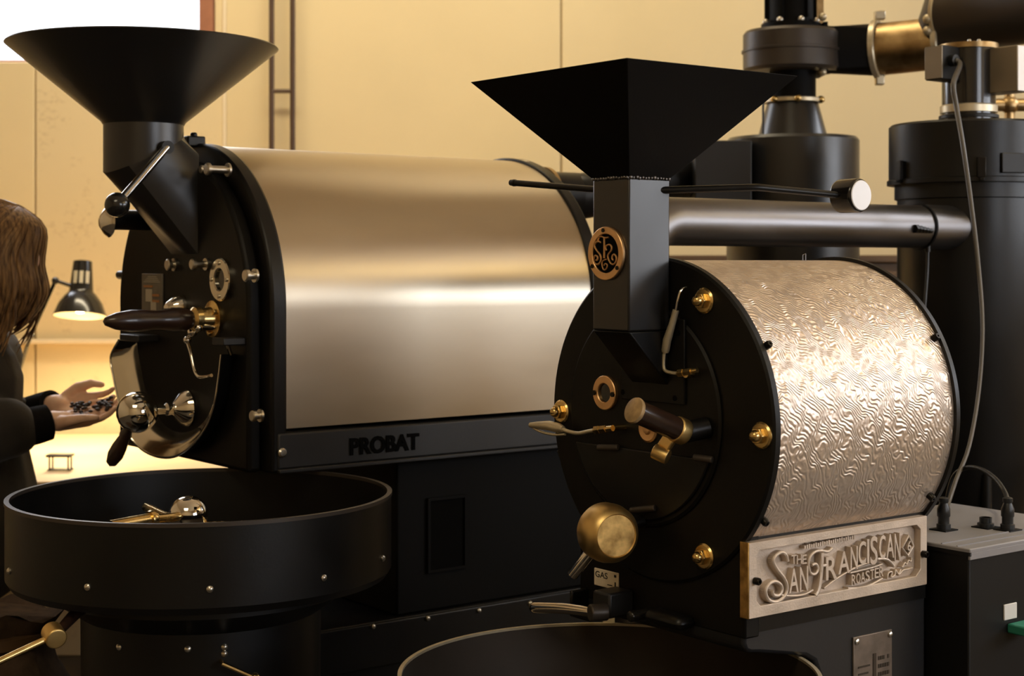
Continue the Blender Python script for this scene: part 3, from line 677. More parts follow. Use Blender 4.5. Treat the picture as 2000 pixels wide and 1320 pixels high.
# brass bolts round the plate
bolt = None
for k in range(6):
    a = math.radians(60 * k); p = V((0, 0.2195 * math.cos(a) * (1 if k % 3 else 1.03), SZ - 0.0055 + 0.2195 * math.sin(a)))
    if bolt is None:
        bolt = MB().lathe([(0.0195, 0), (0.0195, 0.002), (0.017, 0.0045), (0.012, 0.005), (0, 0.005)], (0, 0, 0), (-1, 0, 0), 40).build('bolt', M['brass'], fran); bolt.location = p
        nut = MB().cyl((-0.0045, 0, 0), (-0.0135, 0, 0), 0.0125, 0.0122, n=6).build('nut', M['brass'], bolt, bevel=0.001)
        dome = MB().lathe([(0.0085, 0.012), (0.0085, 0.016), (0.007, 0.020), (0.004, 0.0225), (0, 0.0235)], (0, 0, 0), (-1, 0, 0), 24).build('cap', M['brass'], bolt)
    else:
        c = copy_part(bolt, fran, p); copy_part(nut, c); copy_part(dome, c)
# dark studs holding the shell
for (uu, zz) in ((0.020, 1.279), (0.404, 1.279), (0.020, 1.029), (0.400, 1.030)):
    sn = (zz - SZ) / 0.245; yy = -math.sqrt(1 - sn * sn)
    MB().lathe([(0.006, -0.002), (0.006, 0.008), (0.0045, 0.011), (0.002, 0.011), (0.002, 0.008), (0, 0.008)], (uu, 0.245 * yy, zz), (0, yy, sn), 18).build('drum_stud', M['darkbolt'], fran)
MB().tube([(0.33, -0.005, SZ + 0.243), (0.33, -0.005, SZ + 0.254), (0.337, -0.005, SZ + 0.256), (0.337, -0.005, SZ + 0.243)], 0.0009, 8).build('wire_loop', M['gun'], fran)
# sight glass
sy_, sz_ = 0.1063, 1.1927
sg = MB().washer((-0.005, sy_, sz_), (-1, 0, 0), 0.0150, 0.0275, 0.007, b=0.0012).build('sight_glass_ring', M['copper'], fran)
MB().cyl((-0.005, sy_, sz_), (-0.0075, sy_, sz_), 0.0152).build('glass', M['glass'], sg)
for s in (-1, 1): MB().lathe([(0.004, 0), (0.004, 0.003), (0, 0.003)], (-0.0115, sy_ + s * 0.0225, sz_ - 0.001), (-1, 0, 0), 14).build('screw', M['darkbolt'], sg)
# neck, chute, hopper
NH = 0.0415
MB().box(-0.09, -0.0065, -NH, NH, 1.297, 1.527).build('hopper_neck', M['sheen'], fran, bevel=0.003)
MB().prism([(-0.09, 1.2965), (-0.004, 1.208), (-0.004, 1.2975)], (0, -NH, 0), (1, 0, 0), ZV, (0, 2 * NH, 0)).build('chute', M['black'], fran, bevel=0.002)
fl = MB().box(-0.0105, -0.0055, -0.0765, 0.066, 1.186, 1.315).build('chute_flange', M['plate'], fran, bevel=0.0015)
for y_, z_ in ((0.0622, 1.1968), (-0.0565, 1.1953), (-0.064, 1.294)): MB().cyl((-0.0100, y_, z_), (-0.0112, y_, z_), 0.0042, n=16).build('screw_hole', M['void'], fl)
hz, huc = 1.680, -0.048
o4 = [(huc - 0.1715, -0.1828), (huc - 0.1715, 0.1828), (huc + 0.1715, 0.1828), (huc + 0.1715, -0.1828)]
n4 = [(-0.0905, -NH - 0.0005), (-0.0905, NH + 0.0005), (-0.0060, NH + 0.0005), (-0.0060, -NH - 0.0005)]
vs = [(x, y, hz) for x, y in o4] + [(x, y, 1.5275) for x, y in n4]
mid = (huc, 0)
vs += [(mid[0] + (x - mid[0]) * 0.985, y * 0.985, hz) for x, y in o4] + [(mid[0] + (x - mid[0]) * 0.93, y * 0.93, 1.530) for x, y in n4]
fs = []
for i in range(4):
    j = (i + 1) % 4; fs += [(i, j, 4 + j, 4 + i), (8 + i, 12 + i, 12 + j, 8 + j), (i, 8 + i, 8 + j, j), (4 + i, 4 + j, 12 + j, 12 + i)]
hop = MB().add(vs, fs).build('hopper', M['matte'], fran, smooth=False)
b_ = hop.modifiers.new('bevel', 'BEVEL'); b_.width = 0.0012; b_.segments = 1; b_.limit_method = 'ANGLE'; b_.angle_limit = math.radians(30)
mb = MB()
for i in range(4):
    x0, y0 = n4[i]; x1, y1 = n4[(i + 1) % 4]
    for k in range(14):
        s = (k + 0.5) / 14; mb.sphere((x0 + (x1 - x0) * s + R.uniform(-.0005, .0005), y0 + (y1 - y0) * s, 1.5275 + R.uniform(-.0008, .0008)), 0.0030 + R.uniform(-.0005, .0007), 8, 5)
wb_ = mb.build('weld_bead', M['gun'], fran); wb_['kind'] = 'stuff'
# slide lever through the neck
pl = V((-0.052, 0.297, 1.534)); e1 = V((-0.036, NH, 1.5105)); e2 = V((-0.030, -NH, 1.5095))
bd = S.fv(1480, 366, -0.125); kb = S.fv(1650, 382, -0.165)
sl = MB().tube([pl, e1], 0.0052, 12).lathe([(0.0058, 0), (0.0062, 0.004), (0.0050, 0.010), (0, 0.010)], pl + (pl - e1).normalized() * -0.012, pl - e1, 14).tube([e2 + V((0, 0.01, 0)), e2 + (bd - e2) * 0.93, bd, bd + (kb - bd) * 0.07, kb], 0.0055, 12).build('slide_lever', M['black'], fran)
kx = kb + V((0.010, 0, 0.0))
MB().rcyl(kx + V((0, 0.020, 0)), kx + V((0, -0.024, 0)), 0.0265, 0.006).build('knob', M['lampblack'], sl)
MB().lathe([(0.0235, 0), (0.0225, 0.0012), (0, 0.0014)], kx + V((0, -0.024, 0)), (0, -1, 0), 36).build('knob_cap_reflection', M['capwhite'], sl)  # pale cap; the window's reflection is put into its near-white colour
# monogram badge
bdg_c = V((-0.0905, 0.0063, 1.4139)); br = 0.0405
bdg = MB().washer(bdg_c, (-1, 0, 0), 0.0295, br, 0.005, n=64, b=0.001).build('monogram_badge', M['copper'], fran)
MB().cyl(bdg_c, bdg_c + V((-0.002, 0, 0)), 0.030, n=48).build('badge_field', M['void'], bdg)
def bp_(X, Y): return bdg_c + V((-0.0032, -(X - 485) / 350 * br, (655 - Y) / 515 * br))
mb = MB()
for st_, r_ in (([(455, 350), (455, 480), (455, 620), (455, 745)], 0.0017), ([(320, 420), (345, 350), (400, 330), (460, 352), (545, 348)], 0.0014),
                ([(395, 450), (350, 425), (285, 445), (262, 515), (305, 595), (365, 665), (390, 745), (365, 835), (305, 865), (250, 825), (240, 745), (275, 695), (320, 715), (318, 770), (290, 782)], 0.0016),
                ([(500, 600), (482, 540), (515, 495), (570, 490), (602, 540), (588, 605), (540, 665), (525, 715), (550, 790), (592, 850), (645, 860), (690, 800), (692, 725), (655, 672), (618, 695), (612, 755), (640, 785)], 0.0015),
                ([(505, 765), (430, 795), (410, 860), (425, 935), (462, 972), (505, 930), (512, 872), (472, 850), (450, 885)], 0.0012)):
    mb.tube([bp_(*q_) for q_ in st_], r_, 8, sm=4)
mb.build('monogram_letters', M['copper'], bdg)
for a in (math.radians(97), math.radians(213), math.radians(322)): MB().cyl(bdg_c + V((-0.0045, 0.0353 * -math.cos(a), 0.0353 * math.sin(a))), bdg_c + V((-0.0062, 0.0353 * -math.cos(a), 0.0353 * math.sin(a))), 0.0032, n=14).build('screw', M['darkbolt'], bdg)
# upper probe
def sp(px, py, u): return S.fu(px, py, u)
u_ = -0.020
f0 = sp(1362, 723, u_); f1 = sp(1326, 729, u_)
pr = MB().cyl(f0, f0 + (f1 - f0) * 0.35, 0.0035, n=14).cyl(f0 + (f1 - f0) * 0.3, f0 + (f1 - f0) * 0.72, 0.0055, n=6).cyl(f0 + (f1 - f0) * 0.72, f1, 0.0062, n=6).build('probe_fitting', M['brass'], fran)
MB().cyl(V((-0.005, f0.y * 0.35 + f1.y * 0.65, f1.z)), V((u_, f0.y * 0.35 + f1.y * 0.65, f1.z)), 0.006, n=14).build('fitting_stem', M['brass'], pr)
MB().tube([f1, sp(1312, 728, u_), sp(1300, 724, u_), sp(1296, 714, u_), sp(1297, 692, u_), sp(1299, 680, u_)], 0.0028, 10, sm=4).build('probe_tube', M['probe'], pr)
s0, s1, s2, s3 = sp(1299, 688, u_), sp(1303, 664, u_), sp(1311, 640, u_), sp(1320, 606, u_)
MB().tube([s0, s0 + (s1 - s0) * .15, s1, s1 + (s2 - s1) * .3, s2 + (s3 - s2) * .2, s3], [0.0052, 0.0062, 0.0066, 0.0064, 0.0052, 0.0050], 14).build('probe_sleeve', M['probe'], pr)
MB().tube([s3, sp(1324, 585, u_), sp(1330, 567, u_ + 0.004), sp(1340, 561, u_ + 0.014)], 0.0022, 10, sm=4).build('probe_lead', M['chrome'], pr)
# left probe
u_ = -0.03
f0 = sp(1197, 836, u_); f1 = sp(1163, 840, u_)
pr = MB().cyl(f0, f0 + (f1 - f0) * 0.4, 0.0048, n=14).cyl(f0 + (f1 - f0) * 0.35, f0 + (f1 - f0) * 0.7, 0.0065, n=6).cyl(f0 + (f1 - f0) * 0.7, f1, 0.0070, n=6).build('probe_fitting', M['brass'], fran)
MB().cyl(V((-0.005, f0.y, f0.z)), f0, 0.005, n=14).build('fitting_stem', M['brass'], pr)
MB().tube([f1, sp(1150, 842, u_), sp(1130, 846, u_), sp(1112, 843, u_), sp(1098, 838, u_)], 0.0033, 10, sm=4).build('probe_tube', M['probe'], pr)
s0, s1, s2 = sp(1100, 838, u_), sp(1072, 831, u_), sp(1036, 830, u_)
MB().tube([s0, s0 + (s1 - s0) * .3, s1, s1 + (s2 - s1) * .6, s2], [0.0050, 0.0080, 0.0080, 0.0062, 0.0042], 14).build('probe_sleeve', M['probe'], pr)
MB().tube([s2, sp(1046, 838, u_), sp(1062, 845, u_), sp(1085, 849, u_), sp(1104, 848, u_)], 0.0022, 10, sm=4).build('probe_lead', M['probe'], pr)
# dark pins
for a, b2 in (((1168, 874), (1208, 874)), ((1355, 893), (1392, 898)), ((1232, 997), (1280, 992))):
    MB().rcyl(sp(*a, -0.022), sp(*b2, -0.012), 0.0052, 0.0015, 16).build('pin', M['duct'], fran)
# tryer: wooden grip, brass crank arm and barrel
ge = sp(1241, 802, -0.135); gb = sp(1322, 838, -0.055)
hd = MB().cyl(ge, gb, 0.0172, 0.0175, n=32).build('sampler_grip', M['wood'], fran)
MB().lathe([(0.0185, -0.002), (0.0195, 0.001), (0.0185, 0.004), (0.012, 0.0055), (0, 0.0055)], ge, ge - gb, 36).build('grip_end', M['woodend'], hd)
MB().rcyl(gb + (gb - ge).normalized() * -0.004, gb + (gb - ge).normalized() * 0.016, 0.0195, 0.003, 32).build('collar', M['brassmatte'], hd)
cb = sp(1289, 888, -0.060)
MB().cyl(gb + (gb - ge).normalized() * 0.015, V((-0.006, gb.y - 0.012, gb.z)), 0.016, n=28).build('crank_spindle', M['black'], fran)
dd = (cb - gb).normalized(); sx = V((0, 1, 0)); nn = dd.cross(sx).normalized(); sx = nn.cross(dd).normalized()
ca_ = MB().obox(gb + (cb - gb) * 0.55 + V((-0.002, 0, 0)), dd * ((cb - gb).length * 0.5), sx * 0.0115, nn * 0.004).build('crank_arm', M['brassmatte'], fran, bevel=0.002)
MB().rcyl(sp(1277, 880, -0.070), sp(1305, 893, -0.060), 0.0115, 0.0015, 28).build('crank_barrel', M['brassmatte'], ca_)
p = sp(1262, 838, -0.012)
MB().lathe([(0.021, 0), (0.021, 0.003), (0.018, 0.005), (0.009, 0.004), (0.007, 0.007), (0, 0.008)], (-0.006, p.y, p.z), (-1, 0, 0), 36).build('boss_disc', M['copper'], fran)
# counterweight drum with chrome bar
wc = sp(1186, 1040, -0.075)
wt = MB().lathe([(0, -0.036), (0.026, -0.035), (0.038, -0.028), (0.0445, -0.014), (0.0455, 0.004), (0.043, 0.020), (0.036, 0.030), (0.033, 0.032), (0.031, 0.029), (0, 0.028)], wc, V((-0.25, -1, 0)), 56).build('counterweight', M['brassmatte'], fran)
MB().lathe([(0, 0.0305), (0.0315, 0.0300), (0.0315, 0.027), (0, 0.027)], wc, V((-0.25, -1, 0)), 40).build('counterweight_face', M['gold'], wt)
MB().rcyl(sp(1158, 1072, -0.085), sp(1118, 1123, -0.095), 0.0088, 0.001, 24).build('chrome_bar', M['chrome'], wt)
MB().cyl(wc, V((-0.008, wc.y - 0.005, wc.z + 0.012)), 0.010).build('weight_arm', M['black'], wt)
p = sp(1240, 1096, 0.0); MB().washer((0.004, p.y, p.z), (-1, 0, 0), 0.0115, 0.0135, 0.003).cyl((0.006, p.y, p.z), (0.003, p.y, p.z), 0.0115).build('port_hole', M['void'], fran)
# gas label
gl_ = MB().box(0.0035, 0.0062, 0.0888, 0.1482, 0.8785, 0.9065).build('gas_label', M['label'], fran, bevel=0.0012)
NX = (0, -1, 0)
MB().text('GAS', (0.0036, 0.1445, 0.8925), NX, ZV, 0.0100, 0.0300, 0.0004, bold=0.01).build('print', M['ink'], gl_, smooth=False)
MB().text('1', (0.0036, 0.0975, 0.8815), NX, ZV, 0.0095, 0.0035, 0.0004).box(0.0032, 0.0036, 0.0935, 0.0985, 0.8985, 0.9025).box(0.0032, 0.0036, 0.103, 0.115, 0.8835, 0.8850).build('print', M['ink'], gl_, smooth=False)
# gas latch
bk = MB()
a = sp(1130, 1148, -0.01); b2 = sp(1165, 1213, -0.01)
MB().box(-0.03, 0.006, b2.y - 0.010, a.y, b2.z + 0.002, b2.z + 0.012).box(-0.03, 0.006, a.y - 0.007, a.y, b2.z + 0.012, a.z - 0.001).build('latch_bracket', M['black'], fran, bevel=0.003)
a = sp(1166, 1150, -0.035); b2 = sp(1200, 1208, -0.035)
MB().box(-0.045, 0.006, b2.y, a.y, b2.z, a.z).build('latch_block', M['char'], fran, bevel=0.004)
h0 = sp(1166, 1196, -0.058); h1 = sp(1042, 1186, -0.075)
lt = MB().rcyl(h0 + V((0.016, -0.006, 0)), h0 + V((-0.012, 0.004, 0)), 0.0135, 0.003, 28).build('latch_hub', M['duct'], fran)
mid_ = h0 + (h1 - h0) * 0.5 + V((0, 0, 0.002)); dn = (h1 - h0).normalized()
MB().tube([h0 + dn * 0.008, mid_, h1 - dn * 0.004, h1], [0.0070, 0.0085, 0.0088, 0.0060], 16, sm=5).build('latch_lever', M['polished'], lt)
p = sp(1253, 1200, -0.02); MB().rcyl((0.006, p.y, p.z), (-0.045, p.y, p.z), 0.0085, 0.003, 24).build('small_knob', M['lampblack'], fran)
a = sp(1272, 1186, -0.01); b2 = sp(1345, 1232, -0.01)
MB().box(-0.03, 0.008, b2.y, a.y, b2.z, a.z).build('lower_spout', M['black'], fran, bevel=0.010)

# big cast nameplate
LV, LT = -0.2005, 0.010
u0, u1, z0, z1 = 0.000, 0.405, 0.886, 0.9955
npz = MB().box(u0, u1, LV + 0.0122, -0.183, z0, z1).build('nameplate', M['bronze'], fran, bevel=0.0015)
MB().box(u0 - 0.0015, u0 + 0.0035, LV + 0.0005, -0.183, z0 - 0.0005, z1 + 0.0005).build('plate_edge', M['gold'], npz, bevel=0.001)
fm = 0.016
inset = [(u0 + fm, z0 + 0.024), (u0 + fm + 0.008, z0 + 0.016), (u1 - fm - 0.012, z0 + 0.016), (u1 - fm, z0 + 0.026), (u1 - fm, z1 - 0.020), (u1 - fm - 0.010, z1 - 0.012), (u0 + fm + 0.006, z1 - 0.012), (u0 + fm, z1 - 0.020)]
outer = [(u0, z0 + 0.01), (u0 + 0.008, z0), (u1 - 0.01, z0), (u1, z0 + 0.01), (u1, z1 - 0.01), (u1 - 0.006, z1), (u0 + 0.006, z1), (u0, z1 - 0.01)]
outer = [(u0, z0), (u0 + 0.01, z0), (u1, z0), (u1, z0 + 0.01), (u1, z1), (u1 - 0.01, z1), (u0, z1), (u0, z1 - 0.01)]
vs = []
for yv in (LV, LV + 0.0128):
    vs += [(x, yv, z) for x, z in outer] + [(x, yv, z) for x, z in inset]
fs = []
for i in range(8):
    j = (i + 1) % 8; fs += [(i, j, 8 + j, 8 + i), (16 + i, 24 + i, 24 + j, 16 + j), (8 + i, 8 + j, 24 + j, 24 + i), (i, 16 + i, 16 + j, j)]
MB().add(vs, fs).build('plate_border', M['bronze'], npz, bevel=0.001)
def st(X, Y):
    yt = 375 - 0.158 * (X - 100); yb = 1130 - 0.19 * (X - 100)
    s_ = (X - 100) / 1800; s_ = s_ * (1 - 0.12) / (1 - 0.12 * s_) if False else s_
    return V((u0 + (u1 - u0) * s_, LV + 0.0124, z0 + (z1 - z0) * (yb - Y) / (yb - yt)))
XD = V((1, 0, 0)); LD = 0.0115
lt_ = MB()
def let(ch, xa, xb, yt_, yb_, bold=0.0, tilt=0.0):
    a = st(xa, yb_); b2 = st(xb, yt_); lt_.text(ch, a, XD, (tilt, 0, 1), b2.z - a.z, b2.x - a.x, LD, bold=bold)
let('A', 480, 570, 622, 880, 0.01); let('N', 582, 662, 605, 868, 0.01)
for ch, xa, xb in (('T', 500, 550), ('H', 553, 600), ('E', 604, 648)): let(ch, xa, xb, 490, 590, 0.005)
for ch, xa, xb, ya, yb_ in (('R', 838, 950, 500, 755), ('A', 962, 1078, 450, 695), ('N', 1086, 1160, 405, 650), ('C', 1168, 1246, 352, 598), ('I', 1258, 1280, 335, 585), ('S', 1290, 1368, 300, 600), ('C', 1385, 1452, 290, 540), ('A', 1460, 1545, 275, 535), ('N', 1550, 1612, 270, 560)):
    let(ch, xa, xb, ya, yb_, 0.012)
for i, ch in enumerate('ROASTER'):
    xa = 1098 + i * 48; let(ch, xa, xa + 42, 690 - i * 13.5, 805 - i * 14.5, 0.008)
let('6', 1692, 1732, 345, 455, 0.01)
def sw(pts, r, sm=5):      # a raised swash: rounded top on a wall that stands on the plate
    P_ = smooth_path([st(*p) for p in pts], sm) if sm else [st(*p) for p in pts]
    lt_.tube([p + V((0, -0.0095, 0)) for p in P_], r, 8)
    for a_, b_ in zip(P_[:-1], P_[1:]):
        d_ = b_ - a_
        if d_.length > 1e-6: lt_.obox((a_ + b_) * 0.5 + V((0, -0.0048, 0)), d_ * 0.56, d_.normalized().cross(V((0, 1, 0))) * r * 0.85, (0, 0.0048, 0))
sw([(470, 560), (455, 500), (415, 470), (360, 500), (335, 560), (370, 640), (430, 720), (462, 800), (455, 880), (400, 945), (340, 965), (285, 935), (262, 860), (290, 790), (345, 760), (400, 790), (415, 850), (385, 900), (335, 895), (325, 850)], 0.0030)
sw([(385, 890), (460, 905), (560, 905), (640, 890), (715, 850)], 0.0017)
sw([(905, 430), (860, 465), (790, 455), (730, 470), (685, 520), (670, 600), (690, 680), (735, 690), (765, 640), (745, 590), (705, 600)], 0.0026)
sw([(800, 475), (796, 600), (785, 740), (765, 850), (735, 905)], 0.0040)
sw([(800, 610), (845, 600)], 0.0026)
sw([(825, 835), (940, 745), (1080, 660), (1190, 605), (1270, 580)], 0.0016)
sw([(1370, 540), (1430, 535), (1490, 550), (1550, 610)], 0.0024)
sw([(1065, 835), (1180, 830), (1300, 800), (1425, 735)], 0.0017)
sw([(1090, 680), (1200, 655), (1320, 625), (1425, 590)], 0.0015)
sw([(1710, 300), (1765, 400), (1700, 500), (1640, 420), (1710, 300)], 0.0018, sm=0)
sw([(1480, 740), (1490, 680), (1530, 670), (1520, 720), (1560, 700), (1570, 650), (1600, 690), (1625, 640), (1600, 700), (1650, 650), (1700, 640), (1750, 625)], 0.0015)
sw([(1640, 620), (1670, 575), (1690, 590), (1710, 550), (1735, 560), (1745, 520)], 0.0013)
for i in range(24):
    X = 640 + i * 21.5; yy = 440 - (X - 620) * 0.205
    lt_.obox(st(X, yy - 18) + V((0, -0.005, 0)), (0.0016, 0, 0), (0, 0.005, 0), (0, 0, 0.0022 + 0.0006 * (i % 3)))
lt_.build('raised_lettering', M['bronze'], npz, angle=45)
for uu, zz in ((0.012, 0.940), (0.394, 0.936)):
    MB().lathe([(0.0055, 0), (0.0055, 0.008), (0.004, 0.010), (0.0022, 0.010), (0.0022, 0.006), (0, 0.006)], (uu, LV, zz), (0, -1, 0), 18).build('plate_screw', M['darkbolt'], npz)
# data plate with rivets
a = S.fv(1665, 1247, -0.184); b2 = S.fv(1740, 1228, -0.184)
dp = MB().box(a.x, b2.x, -0.1865, -0.183, 0.68, 0.8215).build('data_plate', M['patina'], fran, bevel=0.001)
for x in (a.x + 0.006, b2.x - 0.006): MB().lathe([(0.005, 0), (0.0045, 0.003), (0.002, 0.0045), (0, 0.0045)], (x, -0.1865, 0.8145), (0, -1, 0), 16).build('rivet', M['bolt'], dp)
mb = MB()
for r_ in range(4):
    for c_ in range(5):
        if R.random() < 0.9: mb.box(b2.x - 0.034 + c_ * 0.0055, b2.x - 0.0300 + c_ * 0.0055, -0.1874, -0.186, 0.778 - r_ * 0.0125, 0.784 - r_ * 0.0125)
    mb.box(a.x + 0.010, a.x + 0.038 - 0.004 * (r_ % 2), -0.1872, -0.186, 0.772 - r_ * 0.011, 0.775 - r_ * 0.011)
mb.box(a.x + 0.045, a.x + 0.052, -0.1876, -0.186, 0.735, 0.79).build('raised_print', M['duct'], dp)

# ------------------------------------------------------------------ cooling tray of the small roaster
QX, QY, QR, QZ = 0.1407, 2.28, 0.3055, 0.805
ct2 = thing('cooling_tray', 'black round cooling tray with thin pale rim under the small roaster', 'cooling tray', (QX, QY, 0))
MB().lathe([(QR, QZ), (QR - 0.004, QZ), (QR - 0.005, QZ - 0.12), (0.02, QZ - 0.122), (0.02, QZ - 0.14), (QR, QZ - 0.14)], (0, 0, 0), ZV, 112, closed=True).build('tray_wall', M['duct'], ct2, angle=30)
MB().lathe([(QR + 0.001, QZ - 0.002), (QR + 0.001, QZ + 0.002), (QR - 0.005, QZ + 0.002), (QR - 0.005, QZ - 0.002)], (0, 0, 0), ZV, 112, closed=True).build('tray_rim', M['probe'], ct2)
MB().cyl((0, 0, QZ - 0.116), (0, 0, QZ - 0.12), QR - 0.006, n=64).build('perforated_floor', M['duct'], ct2)
MB().lathe([(0.14, 0), (0.14, 0.02), (0.10, 0.03), (0.10, 0.60), (0.20, QZ - 0.14), (0, QZ - 0.14)], (0, 0, 0), ZV, 48).build('pedestal', M['black'], ct2)
MB().lathe([(0.02, QZ - 0.116), (0.02, QZ - 0.09), (0.01, QZ - 0.08), (0, QZ - 0.08)], (0, 0, 0), ZV, 24).build('stirring_hub', M['darkbolt'], ct2)
for k in range(3):
    a = 0.6 + 2.094 * k; MB().obox((0.13 * math.cos(a), 0.13 * math.sin(a), QZ - 0.098), (0.13 * math.cos(a), 0.13 * math.sin(a), 0), (-0.004 * math.sin(a), 0.004 * math.cos(a), 0), (0, 0, 0.008)).build('stirring_arm', M['darkbolt'], ct2)

# ------------------------------------------------------------------ horizontal exhaust pipe
P0 = at(1318, 432.5, 2.97)
def ppt(s): return P0 + S.a * s
pz = P0.z
ep = thing('exhaust_pipe', 'horizontal black exhaust pipe above the hammered drum with long pale highlight', 'pipe', (P0.x, P0.y, 0), ANG)
arc_ = [(-0.015 - 0.075 * math.cos(a_), 0, pz - 0.075 + 0.075 * math.sin(a_)) for a_ in [math.pi / 2 * i_ / 10 for i_ in range(11)]]
MB().tube([(-0.090, 0, 0.02), (-0.090, 0, pz - 0.30)] + arc_ + [(0.25, 0, pz), (0.727, 0, pz)], 0.046, 40).build('pipe_run', M['gun'], ep, angle=50)
MB().cyl((-0.090, 0, 0), (-0.090, 0, 0.02), 0.075).build('floor_flange', M['black'], ep)
MB().cyl((0.724, 0, pz), (0.90, 0, pz), 0.0485, n=40).build('elbow_collar', M['gun'], ep)
MB().washer((0.724, 0, pz), (1, 0, 0), 0.044, 0.0495, 0.006).build('seam_ring', M['matte'], ep)
c = S.fv(0, 0, 0)
cf = V((0.655, -0.047, pz - 0.006))
for k in range(5): 
    MB().cyl(cf + V((0.012 * k - 0.004, 0, -0.001 * k)), cf + V((0.012 * k + 0.005, 0, -0.001 * k)), 0.010 - 0.001 * k, n=6).build('coupling_nut', M['darkbolt'], ep)
MB().cyl(cf + V((0.02, 0.012, 0)), cf + V((0.02, -0.002, 0)), 0.006).build('coupling_stem', M['darkbolt'], ep)

# ------------------------------------------------------------------ right-hand cyclone with damper stack
KY = 3.60; K = at(1892, 0, KY); kx_, ky_ = K.x, KY
def kz(py, y=KY): return at(0, py, y).z
kc = thing('cyclone_separator', 'big black cylinder cyclone with lid and actuator stack at the right edge', 'cyclone', (kx_, ky_, 0))
zt, zl, zs = 1.716, 1.578, 1.545
MB().lathe([(0, zt), (0.174, zt), (0.179, zt - 0.005), (0.179, zl + 0.012), (0.183, zl + 0.010), (0.183, zl), (0.165, zl - 0.001), (0, zl - 0.001)], (0, 0, 0), ZV, 96).build('lid', M['black'], kc, angle=30)
MB().lathe([(0.166, zl), (0.166, zs), (0.160, zs - 0.002), (0.160, 0.95), (0.150, 0.93), (0.06, 0.45), (0.055, 0.42), (0, 0.42)], (0, 0, 0), ZV, 96).build('body', M['black'], kc, angle=30)
MB().cyl((0, 0, 0.10), (0, 0, 0.42), 0.10, n=40).build('chaff_bin', M['matte'], kc)
for k in range(3):
    a = 0.5 + 2.094 * k; MB().cyl((0.146 * math.cos(a), 0.146 * math.sin(a), 0), (0.146 * math.cos(a), 0.146 * math.sin(a), 0.97), 0.012, n=12).build('leg', M['black'], kc)
MB().cyl((0, 0, 0), (0, 0, 0.10), 0.11, n=40).build('bin_base', M['matte'], kc)
for a in (math.radians(200), math.radians(262)):
    d = V((math.cos(a), math.sin(a), 0)); tt = V((-d.y, d.x, 0))
    MB().obox(d * 0.185 + V((0, 0, zl + 0.030)), d * 0.005, tt * 0.009, (0, 0, 0.022)).obox(d * 0.189 + V((0, 0, zl + 0.004)), d * 0.008, tt * 0.005, (0, 0, 0.003)).build('lid_clip', M['darkbolt'], kc, bevel=0.001)
a = math.radians(285); d = V((math.cos(a), math.sin(a), 0)); MB().obox(d * 0.181 + V((0, 0, zl + 0.040)), d * 0.003, V((-d.y, d.x, 0)) * 0.030, (0, 0, 0.022)).build('access_hatch', M['black'], kc, bevel=0.002)
sk = 0.060
MB().cyl((0, 0, zt - 0.002), (0, 0, kz(98)), sk, n=48).build('stack', M['lampblack'], kc)
MB().washer((0, 0, kz(221)), ZV, sk - 0.002, sk + 0.004, 0.018, b=0.003).build('stack_clamp', M['probe'], kc)
MB().washer((0, 0, kz(232)), ZV, sk - 0.002, sk + 0.007, 0.008, b=0.002).build('stack_flange', M['black'], kc)
zc1, zc0 = kz(97), kz(162)
ca, sa_ = S.a, S.p
zm = V((0, 0, 0.5 * (zc0 + zc1))); hz_ = 0.5 * (zc1 - zc0); lc = zm - S.a * 0.0845 + S.p * 0.008
lb = MB().obox(lc, S.a * 0.031, S.p * 0.024, (0, 0, hz_)).build('actuator_box', M['boxblack'], kc, bevel=0.002)
MB().obox(lc - S.a * 0.0325, S.a * 0.002, S.p * 0.0235, (0, 0, 0.95 * hz_)).build('cover_plate', M['alu'], lb, bevel=0.001)
MB().obox(lc + S.a * 0.045, S.a * 0.02, S.p * 0.016, (0, 0, 0.6 * hz_)).build('actuator_bracket', M['boxblack'], lb)
gp_ = lc - S.a * 0.002 - S.p * 0.024 + V((0, 0, 0.004))
MB().cyl(gp_ + S.p * 0.004, gp_ - S.p * 0.014, 0.013).build('cable_gland', M['rubber'], lb)
ac = V((0, 0, 0.5 * (kz(88, 3.5) + kz(178, 3.5)))) + S.a * 0.021 - S.p * 0.084
rb = MB().obox(ac, S.a * 0.024, S.p * 0.047, (0, 0, 0.5 * (kz(88, 3.5) - kz(178, 3.5)))).build('damper_motor', M['alu'], kc, bevel=0.002)
fc = ac - S.p * 0.0475
MB().obox(fc, S.a * 0.0235, S.p * 0.0015, (0, 0, 0.49 * (kz(88, 3.5) - kz(178, 3.5)))).build('motor_face', M['capwhite'], rb, bevel=0.001)
MB().cyl(fc + S.a * 0.006 + V((0, 0, 0.022)) - S.p * 0.001, fc + S.a * 0.006 + V((0, 0, 0.022)) - S.p * 0.003, 0.005).build('face_hole', M['void'], rb)
MB().lathe([(0, 0), (sk + 0.006, 0), (sk + 0.006, 0.012), (0, 0.012)], (0, 0, kz(98)), ZV, 48).build('stack_cap', M['galv'], kc)
for k in (0, 1):
    p = V((-0.012 + 0.022 * k, -0.045, kz(86))); MB().lathe([(0.005, 0), (0.004, 0.006), (0, 0.007)], p - V((0, 0, 0.002)), ZV, 12).build('cap_screw', M['bolt'], kc)

